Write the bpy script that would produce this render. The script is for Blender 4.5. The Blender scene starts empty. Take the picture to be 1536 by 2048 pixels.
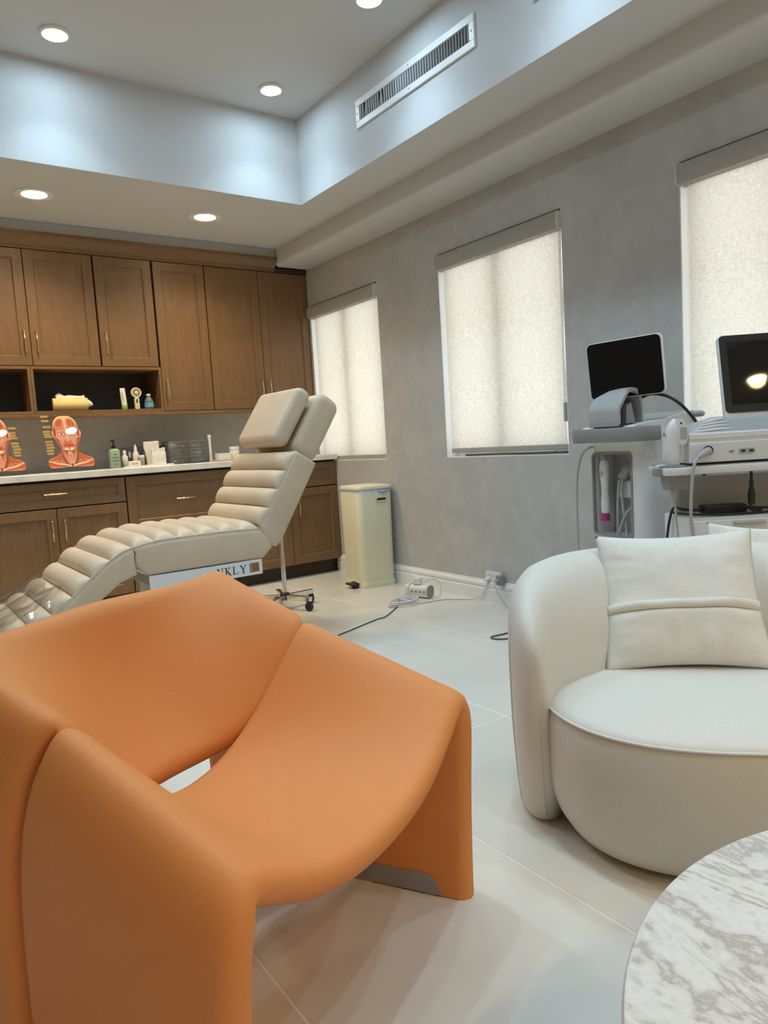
import bpy, bmesh, math, random
from math import sin, cos, pi, radians, sqrt, hypot, atan2
from mathutils import Vector, Matrix, noise

random.seed(7)
scn = bpy.context.scene
COL = scn.collection

# ------------------------------------------------------------------ camera
F_PX = 1436.11
cam = bpy.data.cameras.new('camera')
cam.sensor_fit = 'VERTICAL'; cam.sensor_height = 36.0
cam.lens = F_PX / 2048.0 * 36.0
cam.clip_start = 0.02
camo = bpy.data.objects.new('camera', cam); COL.objects.link(camo)
yaw, pitch, roll = radians(35.3565), radians(-5.6166), radians(-3.4862)
fw = Vector((sin(yaw)*cos(pitch), cos(yaw)*cos(pitch), sin(pitch)))
rt = Vector((cos(yaw), -sin(yaw), 0.0)); up = rt.cross(fw)
r2 = rt*cos(roll) + up*sin(roll); u2 = -rt*sin(roll) + up*cos(roll)
camo.matrix_world = Matrix(((r2.x, u2.x, -fw.x, 0), (r2.y, u2.y, -fw.y, 0), (r2.z, u2.z, -fw.z, 1.0), (0, 0, 0, 1)))
scn.camera = camo

# ------------------------------------------------------------------ world (plain bright overcast sky) and exposure
wd = bpy.data.worlds.new('world'); scn.world = wd; wd.use_nodes = True
bg = wd.node_tree.nodes['Background']
bg.inputs['Color'].default_value = (1.0, 0.99, 0.975, 1)
bg.inputs['Strength'].default_value = 2.0
vs = scn.view_settings
vs.view_transform = 'Standard'; vs.look = 'None'; vs.gamma = 1.0; vs.use_curve_mapping = False
vs.exposure = 0.17
LED_COOL = ((0.57, 0.805, 1.0), 84.0, 39.0)     # colour, lens radiance, beam watts
LED_WARM = ((1.0, 0.76, 0.44), 34.0, 66.0)

# ------------------------------------------------------------------ materials
MATS = {}
def _new(name):
    m = bpy.data.materials.new(name); m.use_nodes = True
    MATS[name] = m
    nt = m.node_tree
    return m, nt, nt.nodes['Principled BSDF']
def mat(name, col, rough=0.5, metal=0.0, vary=0.0, scale=6.0, bump=0.0, bscale=60.0, spec=0.5, stretch=None, sheen=0.0, coat=0.0, detail=4.0):
    m, nt, b = _new(name)
    b.inputs['Roughness'].default_value = rough
    b.inputs['Metallic'].default_value = metal
    b.inputs['Specular IOR Level'].default_value = spec
    b.inputs['Base Color'].default_value = (*col, 1)
    if sheen: b.inputs['Sheen Weight'].default_value = sheen
    if coat: b.inputs['Coat Weight'].default_value = coat
    if vary or bump:
        tc = nt.nodes.new('ShaderNodeTexCoord'); mp = nt.nodes.new('ShaderNodeMapping')
        if stretch: mp.inputs['Scale'].default_value = stretch
        nt.links.new(tc.outputs['Object'], mp.inputs['Vector'])
    if vary:
        n = nt.nodes.new('ShaderNodeTexNoise'); n.inputs['Scale'].default_value = scale; n.inputs['Detail'].default_value = detail
        nt.links.new(mp.outputs['Vector'], n.inputs['Vector'])
        r = nt.nodes.new('ShaderNodeValToRGB')
        r.color_ramp.elements[0].position = 0.3; r.color_ramp.elements[1].position = 0.7
        r.color_ramp.elements[0].color = (*[max(0, c*(1-vary)) for c in col], 1)
        r.color_ramp.elements[1].color = (*[min(1, c*(1+vary)) for c in col], 1)
        nt.links.new(n.outputs['Fac'], r.inputs['Fac']); nt.links.new(r.outputs['Color'], b.inputs['Base Color'])
    if bump:
        n2 = nt.nodes.new('ShaderNodeTexNoise'); n2.inputs['Scale'].default_value = bscale; n2.inputs['Detail'].default_value = 3
        nt.links.new(mp.outputs['Vector'], n2.inputs['Vector'])
        bp = nt.nodes.new('ShaderNodeBump'); bp.inputs['Strength'].default_value = bump; bp.inputs['Distance'].default_value = 0.004
        nt.links.new(n2.outputs['Fac'], bp.inputs['Height']); nt.links.new(bp.outputs['Normal'], b.inputs['Normal'])
    return m
def emit(name, col, strength):
    m, nt, b = _new(name)
    b.inputs['Base Color'].default_value = (*col, 1)
    b.inputs['Emission Color'].default_value = (*col, 1); b.inputs['Emission Strength'].default_value = strength
    return m
def clear(name, tint=(1, 1, 1), refl=1.0, rough=0.02, ior=1.49, base=None, opac=0.0):
    """thin clear sheet: straight transparency + fresnel gloss (+ a little body colour)"""
    m, nt, b = _new(name); nt.nodes.remove(b)
    out = nt.nodes['Material Output']
    tr = nt.nodes.new('ShaderNodeBsdfTransparent'); tr.inputs['Color'].default_value = (*tint, 1)
    gl = nt.nodes.new('ShaderNodeBsdfGlossy'); gl.inputs['Roughness'].default_value = rough
    fr = nt.nodes.new('ShaderNodeFresnel'); fr.inputs['IOR'].default_value = ior
    mu = nt.nodes.new('ShaderNodeMath'); mu.operation = 'MULTIPLY'; mu.inputs[1].default_value = refl; mu.use_clamp = True
    mx = nt.nodes.new('ShaderNodeMixShader')
    ge = nt.nodes.new('ShaderNodeNewGeometry'); sb_ = nt.nodes.new('ShaderNodeMath'); sb_.operation = 'SUBTRACT'; sb_.inputs[0].default_value = 1.0
    nt.links.new(ge.outputs['Backfacing'], sb_.inputs[1])          # the far side of a thin sheet adds no second mirror
    m3 = nt.nodes.new('ShaderNodeMath'); m3.operation = 'MULTIPLY'
    nt.links.new(fr.outputs['Fac'], mu.inputs[0]); nt.links.new(mu.outputs[0], m3.inputs[0]); nt.links.new(sb_.outputs[0], m3.inputs[1])
    nt.links.new(m3.outputs[0], mx.inputs['Fac'])
    src = tr.outputs[0]
    if opac:
        df = nt.nodes.new('ShaderNodeBsdfDiffuse'); df.inputs['Color'].default_value = (*(base or (0.8, 0.8, 0.8)), 1)
        m2 = nt.nodes.new('ShaderNodeMixShader'); m2.inputs['Fac'].default_value = opac
        nt.links.new(tr.outputs[0], m2.inputs[1]); nt.links.new(df.outputs[0], m2.inputs[2]); src = m2.outputs[0]
    nt.links.new(src, mx.inputs[1]); nt.links.new(gl.outputs[0], mx.inputs[2])
    nt.links.new(mx.outputs[0], out.inputs['Surface'])
    return m

# grey Venetian plaster wall
def plaster(name, c0, c1, rough=0.55):
    m, nt, b = _new(name)
    b.inputs['Roughness'].default_value = rough
    tc = nt.nodes.new('ShaderNodeTexCoord')
    n1 = nt.nodes.new('ShaderNodeTexNoise'); n1.inputs['Scale'].default_value = 1.7; n1.inputs['Detail'].default_value = 7; n1.inputs['Distortion'].default_value = 0.9
    n2 = nt.nodes.new('ShaderNodeTexNoise'); n2.inputs['Scale'].default_value = 7.0; n2.inputs['Detail'].default_value = 6; n2.inputs['Distortion'].default_value = 1.6
    for n in (n1, n2): nt.links.new(tc.outputs['Object'], n.inputs['Vector'])
    mx = nt.nodes.new('ShaderNodeMath'); mx.operation = 'MULTIPLY_ADD'; mx.inputs[1].default_value = 0.45
    mm = nt.nodes.new('ShaderNodeMath'); mm.operation = 'MULTIPLY'; mm.inputs[1].default_value = 0.55
    nt.links.new(n1.outputs['Fac'], mm.inputs[0]); nt.links.new(n2.outputs['Fac'], mx.inputs[0]); nt.links.new(mm.outputs[0], mx.inputs[2])
    r = nt.nodes.new('ShaderNodeValToRGB'); r.color_ramp.elements[0].position = 0.36; r.color_ramp.elements[1].position = 0.64
    r.color_ramp.elements[0].color = (*c0, 1); r.color_ramp.elements[1].color = (*c1, 1)
    nt.links.new(mx.outputs[0], r.inputs['Fac']); nt.links.new(r.outputs['Color'], b.inputs['Base Color'])
    bp = nt.nodes.new('ShaderNodeBump'); bp.inputs['Strength'].default_value = 0.12; bp.inputs['Distance'].default_value = 0.003
    nt.links.new(n2.outputs['Fac'], bp.inputs['Height']); nt.links.new(bp.outputs['Normal'], b.inputs['Normal'])
    return m
plaster('plaster_grey', (0.44, 0.435, 0.42), (0.54, 0.533, 0.51))
mat('paint_tan', (0.56, 0.47, 0.36), 0.8)
plaster('plaster_light', (0.56, 0.54, 0.50), (0.66, 0.64, 0.59))
mat('paint_white', (0.60, 0.597, 0.585), 0.75, bump=0.05, bscale=200)
mat('trim_white', (0.82, 0.82, 0.80), 0.4)
m_t = mat('tile', (0.70, 0.655, 0.57), 0.26, vary=0.10, scale=1.6, detail=6)
g_t = m_t.node_tree.nodes.new('ShaderNodeNewGeometry')
for n_t in m_t.node_tree.nodes:
    if n_t.type == 'MAPPING': m_t.node_tree.links.new(g_t.outputs['Position'], n_t.inputs['Vector'])
mat('grout', (0.78, 0.77, 0.74), 0.8)

def wood(name, col, rough=0.42):
    m, nt, b = _new(name)
    b.inputs['Roughness'].default_value = rough
    tc = nt.nodes.new('ShaderNodeTexCoord'); mp = nt.nodes.new('ShaderNodeMapping'); mp.inputs['Scale'].default_value = (9, 9, 0.9)
    nt.links.new(tc.outputs['Object'], mp.inputs['Vector'])
    n1 = nt.nodes.new('ShaderNodeTexNoise'); n1.inputs['Scale'].default_value = 6; n1.inputs['Detail'].default_value = 6; n1.inputs['Distortion'].default_value = 0.6
    n2 = nt.nodes.new('ShaderNodeTexNoise'); n2.inputs['Scale'].default_value = 2.2; n2.inputs['Detail'].default_value = 3
    nt.links.new(mp.outputs['Vector'], n1.inputs['Vector']); nt.links.new(tc.outputs['Object'], n2.inputs['Vector'])
    ad = nt.nodes.new('ShaderNodeMath'); ad.operation = 'MULTIPLY_ADD'; ad.inputs[1].default_value = 0.5
    h = nt.nodes.new('ShaderNodeMath'); h.operation = 'MULTIPLY'; h.inputs[1].default_value = 0.5
    nt.links.new(n2.outputs['Fac'], h.inputs[0]); nt.links.new(n1.outputs['Fac'], ad.inputs[0]); nt.links.new(h.outputs[0], ad.inputs[2])
    r = nt.nodes.new('ShaderNodeValToRGB'); r.color_ramp.elements[0].position = 0.33; r.color_ramp.elements[1].position = 0.67
    r.color_ramp.elements[0].color = (*[c*0.82 for c in col], 1); r.color_ramp.elements[1].color = (*[c*1.16 for c in col], 1)
    nt.links.new(ad.outputs[0], r.inputs['Fac']); nt.links.new(r.outputs['Color'], b.inputs['Base Color'])
    return m
wood('wood', (0.185, 0.104, 0.046))
mat('wood_dark', (0.040, 0.028, 0.018), 0.6, vary=0.15, scale=5, stretch=(8, 8, 1))
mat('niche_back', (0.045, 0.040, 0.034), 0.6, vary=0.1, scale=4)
mat('brass', (0.78, 0.60, 0.33), 0.22, 1.0)
mat('chrome', (0.78, 0.77, 0.75), 0.16, 1.0)
mat('counter', (0.72, 0.70, 0.66), 0.25, vary=0.14, scale=9, detail=8)
mat('orange', (0.76, 0.275, 0.075), 0.60, vary=0.035, scale=260, bump=0.10, bscale=700, spec=0.4)
mat('orange_seam', (0.30, 0.11, 0.03), 0.8)
mat('ivory', (0.69, 0.655, 0.58), 0.58, vary=0.03, scale=180, bump=0.10, bscale=600, spec=0.35)
mat('ivory_seam', (0.50, 0.48, 0.44), 0.8)
mat('ivory_pillow', (0.76, 0.72, 0.64), 0.8, vary=0.03, scale=120, bump=0.12, bscale=420, spec=0.25)
mat('taupe', (0.61, 0.49, 0.355), 0.42, vary=0.05, scale=7, bump=0.10, bscale=160, spec=0.4)
mat('steel_grey', (0.33, 0.335, 0.34), 0.45, 0.3)
mat('plastic_white', (0.76, 0.76, 0.75), 0.35)
mat('plastic_grey', (0.27, 0.275, 0.27), 0.42)
mat('plastic_midgrey', (0.42, 0.42, 0.41), 0.4)
mat('plastic_black', (0.012, 0.012, 0.013), 0.4)
mat('rubber_black', (0.02, 0.02, 0.02), 0.6)
mat('screen_matt', (0.004, 0.004, 0.005), 0.35, spec=0.25)
mat('screen_gloss', (0.003, 0.003, 0.004), 0.03, spec=0.6)
mat('cable_grey', (0.42, 0.42, 0.40), 0.5)
mat('cable_dark', (0.10, 0.09, 0.08), 0.5)
mat('cable_white', (0.75, 0.75, 0.74), 0.4)
mat('bin_cream', (0.74, 0.70, 0.50), 0.42)
mat('bag_white', (0.72, 0.76, 0.84), 0.5, vary=0.15, scale=30)
mat('bag_blue', (0.30, 0.42, 0.72), 0.5)
mat('magenta', (0.42, 0.03, 0.22), 0.35)
mat('navy', (0.02, 0.03, 0.07), 0.4)
mat('green_soap', (0.30, 0.42, 0.30), 0.3)
mat('green_dark', (0.08, 0.18, 0.10), 0.6)
mat('lime', (0.22, 0.52, 0.05), 0.4)
mat('paper_yellow', (0.83, 0.64, 0.30), 0.7)
mat('paper_white', (0.80, 0.80, 0.78), 0.8, vary=0.05, scale=30)
mat('paper_kraft', (0.50, 0.38, 0.24), 0.8)
mat('blue_label', (0.12, 0.42, 0.62), 0.5)
mat('pink', (0.62, 0.18, 0.22), 0.6)
mat('teal', (0.28, 0.48, 0.55), 0.5)
mat('board_beige', (0.60, 0.50, 0.36), 0.6)
mat('dark_gap', (0.02, 0.018, 0.015), 0.9)
clear('acrylic', (0.97, 0.98, 0.98), 1.0, 0.015, 1.49)
clear('acrylic_grey', (0.72, 0.74, 0.75), 1.0, 0.04, 1.49, (0.5, 0.5, 0.5), 0.12)
clear('glass', (0.95, 0.98, 0.98), 1.0, 0.01, 1.5)
clear('bottle_clear', (0.75, 0.85, 0.88), 1.3, 0.05, 1.5, (0.5, 0.6, 0.65), 0.25)
clear('plastic_wrap', (0.95, 0.95, 0.94), 1.5, 0.10, 1.45, (0.75, 0.74, 0.72), 0.07)
# printed inks (flat print of the anatomy charts)
INK = {'ink_red': (0.55, 0.10, 0.035), 'ink_orange': (0.72, 0.22, 0.09), 'ink_cream': (0.85, 0.60, 0.34), 'ink_pink': (0.75, 0.33, 0.25),
       'ink_dark': (0.13, 0.03, 0.02), 'ink_lip': (0.55, 0.05, 0.05), 'ink_gold': (0.47, 0.31, 0.07), 'ink_brown': (0.30, 0.07, 0.03), 'ink_white': (0.8, 0.76, 0.7)}
for k, c in INK.items(): mat(k, c, 0.5, vary=0.06, scale=90)

def blind_fabric():
    m, nt, b = _new('blind_fabric'); nt.nodes.remove(b)
    tc = nt.nodes.new('ShaderNodeTexCoord')
    mp = nt.nodes.new('ShaderNodeMapping'); mp.inputs['Scale'].default_value = (1, 1, 0.22)
    mp2 = nt.nodes.new('ShaderNodeMapping'); mp2.inputs['Scale'].default_value = (1, 0.22, 1)
    n1 = nt.nodes.new('ShaderNodeTexNoise'); n1.inputs['Scale'].default_value = 190; n1.inputs['Detail'].default_value = 3
    n2 = nt.nodes.new('ShaderNodeTexNoise'); n2.inputs['Scale'].default_value = 190; n2.inputs['Detail'].default_value = 3
    nt.links.new(tc.outputs['Object'], mp.inputs['Vector']); nt.links.new(tc.outputs['Object'], mp2.inputs['Vector'])
    nt.links.new(mp.outputs['Vector'], n1.inputs['Vector']); nt.links.new(mp2.outputs['Vector'], n2.inputs['Vector'])
    ad = nt.nodes.new('ShaderNodeMath'); ad.operation = 'ADD'
    nt.links.new(n1.outputs['Fac'], ad.inputs[0]); nt.links.new(n2.outputs['Fac'], ad.inputs[1])
    r = nt.nodes.new('ShaderNodeValToRGB'); r.color_ramp.elements[0].position = 0.35; r.color_ramp.elements[1].position = 0.62
    half = nt.nodes.new('ShaderNodeMath'); half.operation = 'MULTIPLY'; half.inputs[1].default_value = 0.5
    nt.links.new(ad.outputs[0], half.inputs[0]); nt.links.new(half.outputs[0], r.inputs['Fac'])
    r.color_ramp.elements[0].color = (0.69, 0.64, 0.565, 1); r.color_ramp.elements[1].color = (0.87, 0.82, 0.735, 1)
    d = nt.nodes.new('ShaderNodeBsdfDiffuse'); t = nt.nodes.new('ShaderNodeBsdfTranslucent')
    nt.links.new(r.outputs['Color'], d.inputs['Color']); nt.links.new(r.outputs['Color'], t.inputs['Color'])
    mx = nt.nodes.new('ShaderNodeMixShader'); mx.inputs['Fac'].default_value = 0.52
    nt.links.new(d.outputs[0], mx.inputs[1]); nt.links.new(t.outputs[0], mx.inputs[2])
    nt.links.new(mx.outputs[0], nt.nodes['Material Output'].inputs['Surface'])
blind_fabric()
mat('blind_cassette', (0.40, 0.385, 0.345), 0.8, vary=0.06, scale=60)

def travertine():
    m, nt, b = _new('travertine')
    b.inputs['Roughness'].default_value = 0.32
    tc = nt.nodes.new('ShaderNodeTexCoord')
    mp = nt.nodes.new('ShaderNodeMapping'); mp.inputs['Rotation'].default_value = (0, 0, radians(62)); mp.inputs['Scale'].default_value = (3.6, 0.95, 1.5)
    nt.links.new(tc.outputs['Object'], mp.inputs['Vector'])
    n1 = nt.nodes.new('ShaderNodeTexNoise'); n1.inputs['Scale'].default_value = 2.2; n1.inputs['Detail'].default_value = 10; n1.inputs['Roughness'].default_value = 0.62; n1.inputs['Distortion'].default_value = 0.8
    nt.links.new(mp.outputs['Vector'], n1.inputs['Vector'])
    n2 = nt.nodes.new('ShaderNodeTexNoise'); n2.inputs['Scale'].default_value = 45; n2.inputs['Detail'].default_value = 6
    nt.links.new(tc.outputs['Object'], n2.inputs['Vector'])
    ad = nt.nodes.new('ShaderNodeMath'); ad.operation = 'MULTIPLY_ADD'; ad.inputs[1].default_value = 0.20
    nt.links.new(n2.outputs['Fac'], ad.inputs[0]); nt.links.new(n1.outputs['Fac'], ad.inputs[2])
    r = nt.nodes.new('ShaderNodeValToRGB'); e = r.color_ramp.elements
    e[0].position = 0.40; e[0].color = (0.40, 0.335, 0.29, 1)
    e[1].position = 0.80; e[1].color = (0.76, 0.72, 0.665, 1)
    for pos, c in ((0.46, (0.50, 0.44, 0.39)), (0.50, (0.72, 0.675, 0.62)), (0.54, (0.78, 0.75, 0.70)), (0.585, (0.68, 0.63, 0.575)), (0.615, (0.47, 0.41, 0.365)), (0.64, (0.70, 0.645, 0.59)), (0.69, (0.78, 0.75, 0.70)), (0.74, (0.62, 0.565, 0.515))):
        x = e.new(pos); x.color = (*c, 1)
    nt.links.new(ad.outputs[0], r.inputs['Fac']); nt.links.new(r.outputs['Color'], b.inputs['Base Color'])
travertine()
emit('led_cool', *LED_COOL[:2])
emit('led_warm', *LED_WARM[:2])

# ------------------------------------------------------------------ geometry helpers
def setp(o, label=None, cat=None, group=None, kind=None):
    if label: o['label'] = label
    if cat: o['category'] = cat
    if group: o['group'] = group
    if kind: o['kind'] = kind
    return o
def thing(name, label, cat, loc=(0, 0, 0), rz=0.0, group=None):
    o = bpy.data.objects.new(name, None); COL.objects.link(o)
    o.location = loc; o.rotation_euler = (0, 0, rz); o.empty_display_size = 0.05
    return setp(o, label, cat, group)
def link(name, me, m=None, parent=None, loc=None, rot=None):
    o = bpy.data.objects.new(name, me); COL.objects.link(o)
    if m is not None and not me.materials:
        for k in (m if isinstance(m, (list, tuple)) else [m]): me.materials.append(MATS[k])
    if parent is not None: o.parent = parent
    if loc is not None: o.location = loc
    if rot is not None: o.rotation_euler = rot
    return o
def bm_mesh(bm, name, smooth=False, angle=None):
    bmesh.ops.recalc_face_normals(bm, faces=bm.faces)
    me = bpy.data.meshes.new(name); 
    if smooth:
        for f in bm.faces: f.smooth = True
        if angle:
            for e in bm.edges:
                if len(e.link_faces) == 2 and e.calc_face_angle(0) > angle: e.smooth = False
    bm.to_mesh(me); bm.free(); return me
def ob(name, bm, m, parent=None, smooth=False, angle=None, loc=None, rot=None):
    return link(name, bm_mesh(bm, name, smooth, angle), m, parent, loc, rot)
def box(bm, x0, x1, y0, y1, z0, z1, bev=0.0, seg=1, mi=0):
    t = bmesh.new()
    v = [t.verts.new(p) for p in ((x0, y0, z0), (x1, y0, z0), (x1, y1, z0), (x0, y1, z0), (x0, y0, z1), (x1, y0, z1), (x1, y1, z1), (x0, y1, z1))]
    for q in ((0, 3, 2, 1), (4, 5, 6, 7), (0, 1, 5, 4), (1, 2, 6, 5), (2, 3, 7, 6), (3, 0, 4, 7)): t.faces.new([v[i] for i in q])
    if bev: bmesh.ops.bevel(t, geom=t.edges[:], offset=bev, segments=seg, profile=0.5, affect='EDGES')
    merge(bm, t, mi)
def merge(bm, t, mi=0, M=None):
    if M is not None: bmesh.ops.transform(t, matrix=M, verts=t.verts)
    mp = {}
    for v in t.verts: mp[v] = bm.verts.new(v.co)
    for f in t.faces:
        try:
            g = bm.faces.new([mp[v] for v in f.verts]); g.smooth = f.smooth; g.material_index = mi if mi else f.material_index
        except ValueError: pass
    t.free()
def bbox(x0, x1, y0, y1, z0, z1, bev=0.0, seg=1):
    bm = bmesh.new(); box(bm, x0, x1, y0, y1, z0, z1, bev, seg); return bm
def loft(rings, caps=True, closed=True, bm=None):
    bm = bm or bmesh.new()
    R = [[bm.verts.new(p) for p in r] for r in rings]; n = len(R[0])
    for a, b in zip(R, R[1:]):
        for i in range(n if closed else n-1):
            j = (i+1) % n
            try: bm.faces.new((a[i], a[j], b[j], b[i]))
            except ValueError: pass
    if caps and closed:
        bm.faces.new(list(reversed(R[0]))); bm.faces.new(R[-1])
    return bm
def lathe(prof, n=24, bm=None, M=None):
    rings = [[(max(r, 1e-5)*cos(2*pi*i/n), max(r, 1e-5)*sin(2*pi*i/n), z) for i in range(n)] for r, z in prof]
    t = loft(rings)
    if bm is None:
        if M is not None: bmesh.ops.transform(t, matrix=M, verts=t.verts)
        return t
    merge(bm, t, 0, M); return bm
def catmull(pts, sub=6, closed=False):
    P = [Vector(p) for p in pts]; n = len(P); out = []
    rng = n if closed else n-1
    for i in range(rng):
        if closed: p0, p1, p2, p3 = P[i-1], P[i], P[(i+1) % n], P[(i+2) % n]
        else: p0, p1, p2, p3 = P[max(i-1, 0)], P[i], P[i+1], P[min(i+2, n-1)]
        for k in range(sub):
            t = k/sub
            out.append(0.5*((2*p1)+(p2-p0)*t+(2*p0-5*p1+4*p2-p3)*t*t+(3*p1-p0-3*p2+p3)*t**3))
    if not closed: out.append(P[-1])
    return out
def tube(pts, r, n=8, sub=6, bm=None, closed=False, smooth=True):
    """r: number or list per control point"""
    C = catmull(pts, sub, closed) if sub > 1 else [Vector(p) for p in pts]
    if isinstance(r, (list, tuple)):
        rr = [v.x for v in catmull([(x, 0, 0) for x in r], sub, closed)] if sub > 1 else list(r)
    else: rr = [r]*len(C)
    rings = []; prev = None
    for i, c in enumerate(C):
        a = C[i-1] if (i > 0 or closed) else C[i]; b = C[(i+1) % len(C)] if (i < len(C)-1 or closed) else C[i]
        t = (b-a).normalized()
        if prev is None:
            nrm = t.orthogonal().normalized()
        else:
            nrm = prev - t*prev.dot(t)
            nrm = nrm.normalized() if nrm.length > 1e-6 else t.orthogonal().normalized()
        prev = nrm; bn = t.cross(nrm)
        rings.append([c+(nrm*cos(2*pi*k/n)+bn*sin(2*pi*k/n))*rr[i] for k in range(n)])
    if closed: rings.append(rings[0])
    t = loft(rings, caps=not closed)
    for f in t.faces: f.smooth = smooth
    if bm is None: return t
    merge(bm, t); return bm
def prism(poly, h0, h1, M=None, bev=0.0, seg=2):
    """polygon in local XY extruded along Z from h0 to h1"""
    t = bmesh.new()
    a = [t.verts.new((p[0], p[1], h0)) for p in poly]; b = [t.verts.new((p[0], p[1], h1)) for p in poly]
    n = len(poly)
    t.faces.new(list(reversed(a))); t.faces.new(b)
    for i in range(n): t.faces.new((a[i], a[(i+1) % n], b[(i+1) % n], b[i]))
    bmesh.ops.recalc_face_normals(t, faces=t.faces)
    if bev:
        ed = [e for e in t.edges if abs(e.verts[0].co.z-e.verts[1].co.z) < 1e-9]
        bmesh.ops.bevel(t, geom=ed, offset=bev, segments=seg, profile=0.5, affect='EDGES')
    if M is not None: bmesh.ops.transform(t, matrix=M, verts=t.verts)
    return t
def rrect(w, h, r, n=5, cx=0.0, cy=0.0):
    out = []
    for (sx, sy, a0) in ((1, 1, 0), (-1, 1, 90), (-1, -1, 180), (1, -1, 270)):
        for k in range(n+1):
            a = radians(a0+90*k/n)
            out.append((cx+sx*(w/2-r)+r*cos(a), cy+sy*(h/2-r)+r*sin(a)))
    return out
XZ = Matrix(((1, 0, 0, 0), (0, 0, -1, 0), (0, 1, 0, 0), (0, 0, 0, 1)))   # polygon (x, y) -> (x, 0, y); height goes to -y
def sup(c, e): return math.copysign(abs(c)**e, c)
def bspline(P, u):
    """clamped-ish uniform cubic b-spline, u in 0..1 over control points (ends repeated)"""
    Q = [P[0], P[0], *P, P[-1], P[-1]]
    n = len(Q)-3; x = min(max(u, 0), 1)*n; i = min(int(x), n-1); t = x-i
    b = ((1-t)**3/6, (3*t**3-6*t*t+4)/6, (-3*t**3+3*t*t+3*t+1)/6, t**3/6)
    return Q[i]*b[0]+Q[i+1]*b[1]+Q[i+2]*b[2]+Q[i+3]*b[3]
def sheet(P, ns, nt, th, edge=None):
    """padded sheet: P(s,t) is the visible surface, th the thickness behind it, rounded rims"""
    r = edge or th*0.5; rings = []
    for i in range(ns+1):
        s = i/ns; ring = []
        L = (P(s, 1.0)-P(s, 0.0)).length; e = min(0.45, r/max(L, 1e-4))
        def fr(t):
            h = 1e-3
            ds = P(min(s+h, 1), t)-P(max(s-h, 0), t); dt = P(s, min(t+h, 1))-P(s, max(t-h, 0))
            return ds.cross(dt).normalized()
        for k in range(nt+1):
            t = e+(1-2*e)*k/nt; ring.append(P(s, t))
        for k in range(1, 6):
            a = pi*k/6; t = 1-e+e*sin(a); ring.append(P(s, t)-fr(t)*(th/2)*(1-cos(a)))
        for k in range(nt+1):
            t = 1-e-(1-2*e)*k/nt; ring.append(P(s, t)-fr(t)*th)
        for k in range(1, 6):
            a = pi*k/6; t = e-e*sin(a); ring.append(P(s, t)-fr(t)*(th/2)*(1+cos(a)))
        rings.append(ring)
    bm = loft(rings)
    return bm
def copy_tree(root, loc=None, rz=None):
    c = root.copy(); COL.objects.link(c)
    if loc is not None: c.location = loc
    if rz is not None: c.rotation_euler = (0, 0, rz)
    for ch in list(root.children):
        d = ch.copy(); COL.objects.link(d); d.parent = c
        for g in list(ch.children):
            e = g.copy(); COL.objects.link(e); e.parent = d
    return c

# ------------------------------------------------------------------ room shell
XW, XL, YB, YF = 2.967, -2.56, 5.38, -1.845
ZC, ZT = 2.50, 3.008
TX0, TX1, TY0, TY1 = -1.65, 2.373, -0.75, 4.034

fl = bbox(XL-0.15, XW+0.15, YF-0.15, YB+0.15, -0.12, -0.0012)
floor = setp(ob('floor', fl, 'grout'), 'pale grey large-format floor tiles with white grout lines', kind='structure')
GX = [2.368-0.616*k for k in range(9)]; GY = [1.80+1.215*k for k in range(-3, 4)]
tile_me = bm_mesh(bbox(-0.3050, 0.3050, -0.6045, 0.6045, -0.009, 0.0, 0.0008), 'floor_tile'); tile_me.materials.append(MATS['tile'])
for gx in [2.368+0.616]+GX[:-1]:
    for a in range(len(GY)-1):
        o = link('floor_tile', tile_me, None, floor); o.location = (gx-0.308, GY[a]+0.6075, 0)

W1, W2, W3 = (4.105, 5.03), (2.485, 3.462), (0.87, 1.838)
WZ = (0.872, 2.115)
def wall_with_holes():
    bm = bmesh.new(); x0, x1 = XW, XW+0.15
    ys = [YF-0.15, W3[0], W3[1], W2[0], W2[1], W1[0], W1[1], YB+0.15]
    for i in range(0, 7):
        if i % 2 == 0: box(bm, x0, x1, ys[i], ys[i+1], 0, 2.55)
        else:
            box(bm, x0, x1, ys[i], ys[i+1], 0, WZ[0]); box(bm, x0, x1, ys[i], ys[i+1], WZ[1] if i != 5 else 2.095, 2.55)
    bmesh.ops.remove_doubles(bm, verts=bm.verts, dist=1e-5)
    return bm
setp(ob('wall_right', wall_with_holes(), 'plaster_grey'), 'grey troweled plaster wall with three window openings', kind='structure')
setp(ob('wall_back', bbox(XL-0.15, XW, YB, YB+0.15, 0, 2.55), 'plaster_light'), 'grey plaster wall behind the cabinets', kind='structure')
setp(ob('wall_left', bbox(XL-0.15, XL, YF-0.15, YB, 0, 2.55), 'paint_tan'), 'plain tan painted side wall', kind='structure')
setp(ob('wall_front', bbox(XL, XW, YF-0.15, YF, 0, 2.55), 'paint_tan'), 'plain tan painted wall behind the seating', kind='structure')
ce = bmesh.new()
box(ce, XL-0.15, TX0, YF-0.15, YB+0.15, ZC, ZT+0.1); box(ce, TX1, XW+0.15, YF-0.15, YB+0.15, ZC, ZT+0.1)
box(ce, TX0, TX1, YF-0.15, TY0, ZC, ZT+0.1); box(ce, TX0, TX1, TY1, YB+0.15, ZC, ZT+0.1)
box(ce, TX0, TX1, TY0, TY1, ZT, ZT+0.1)
setp(ob('ceiling', ce, 'paint_white'), 'white tray ceiling with a lower border and raised centre', kind='structure')
setp(ob('trim_1', prism([(2.685, ZC+0.01), (2.685, 2.405), (2.690, 2.388), (2.702, 2.378), (2.72, 2.375), (XW, 2.375), (XW, ZC+0.01)], -5.02, -YF,
     XZ), 'paint_white', smooth=True, angle=radians(40)), 'white boxed soffit running above the windows', kind='structure')
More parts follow.
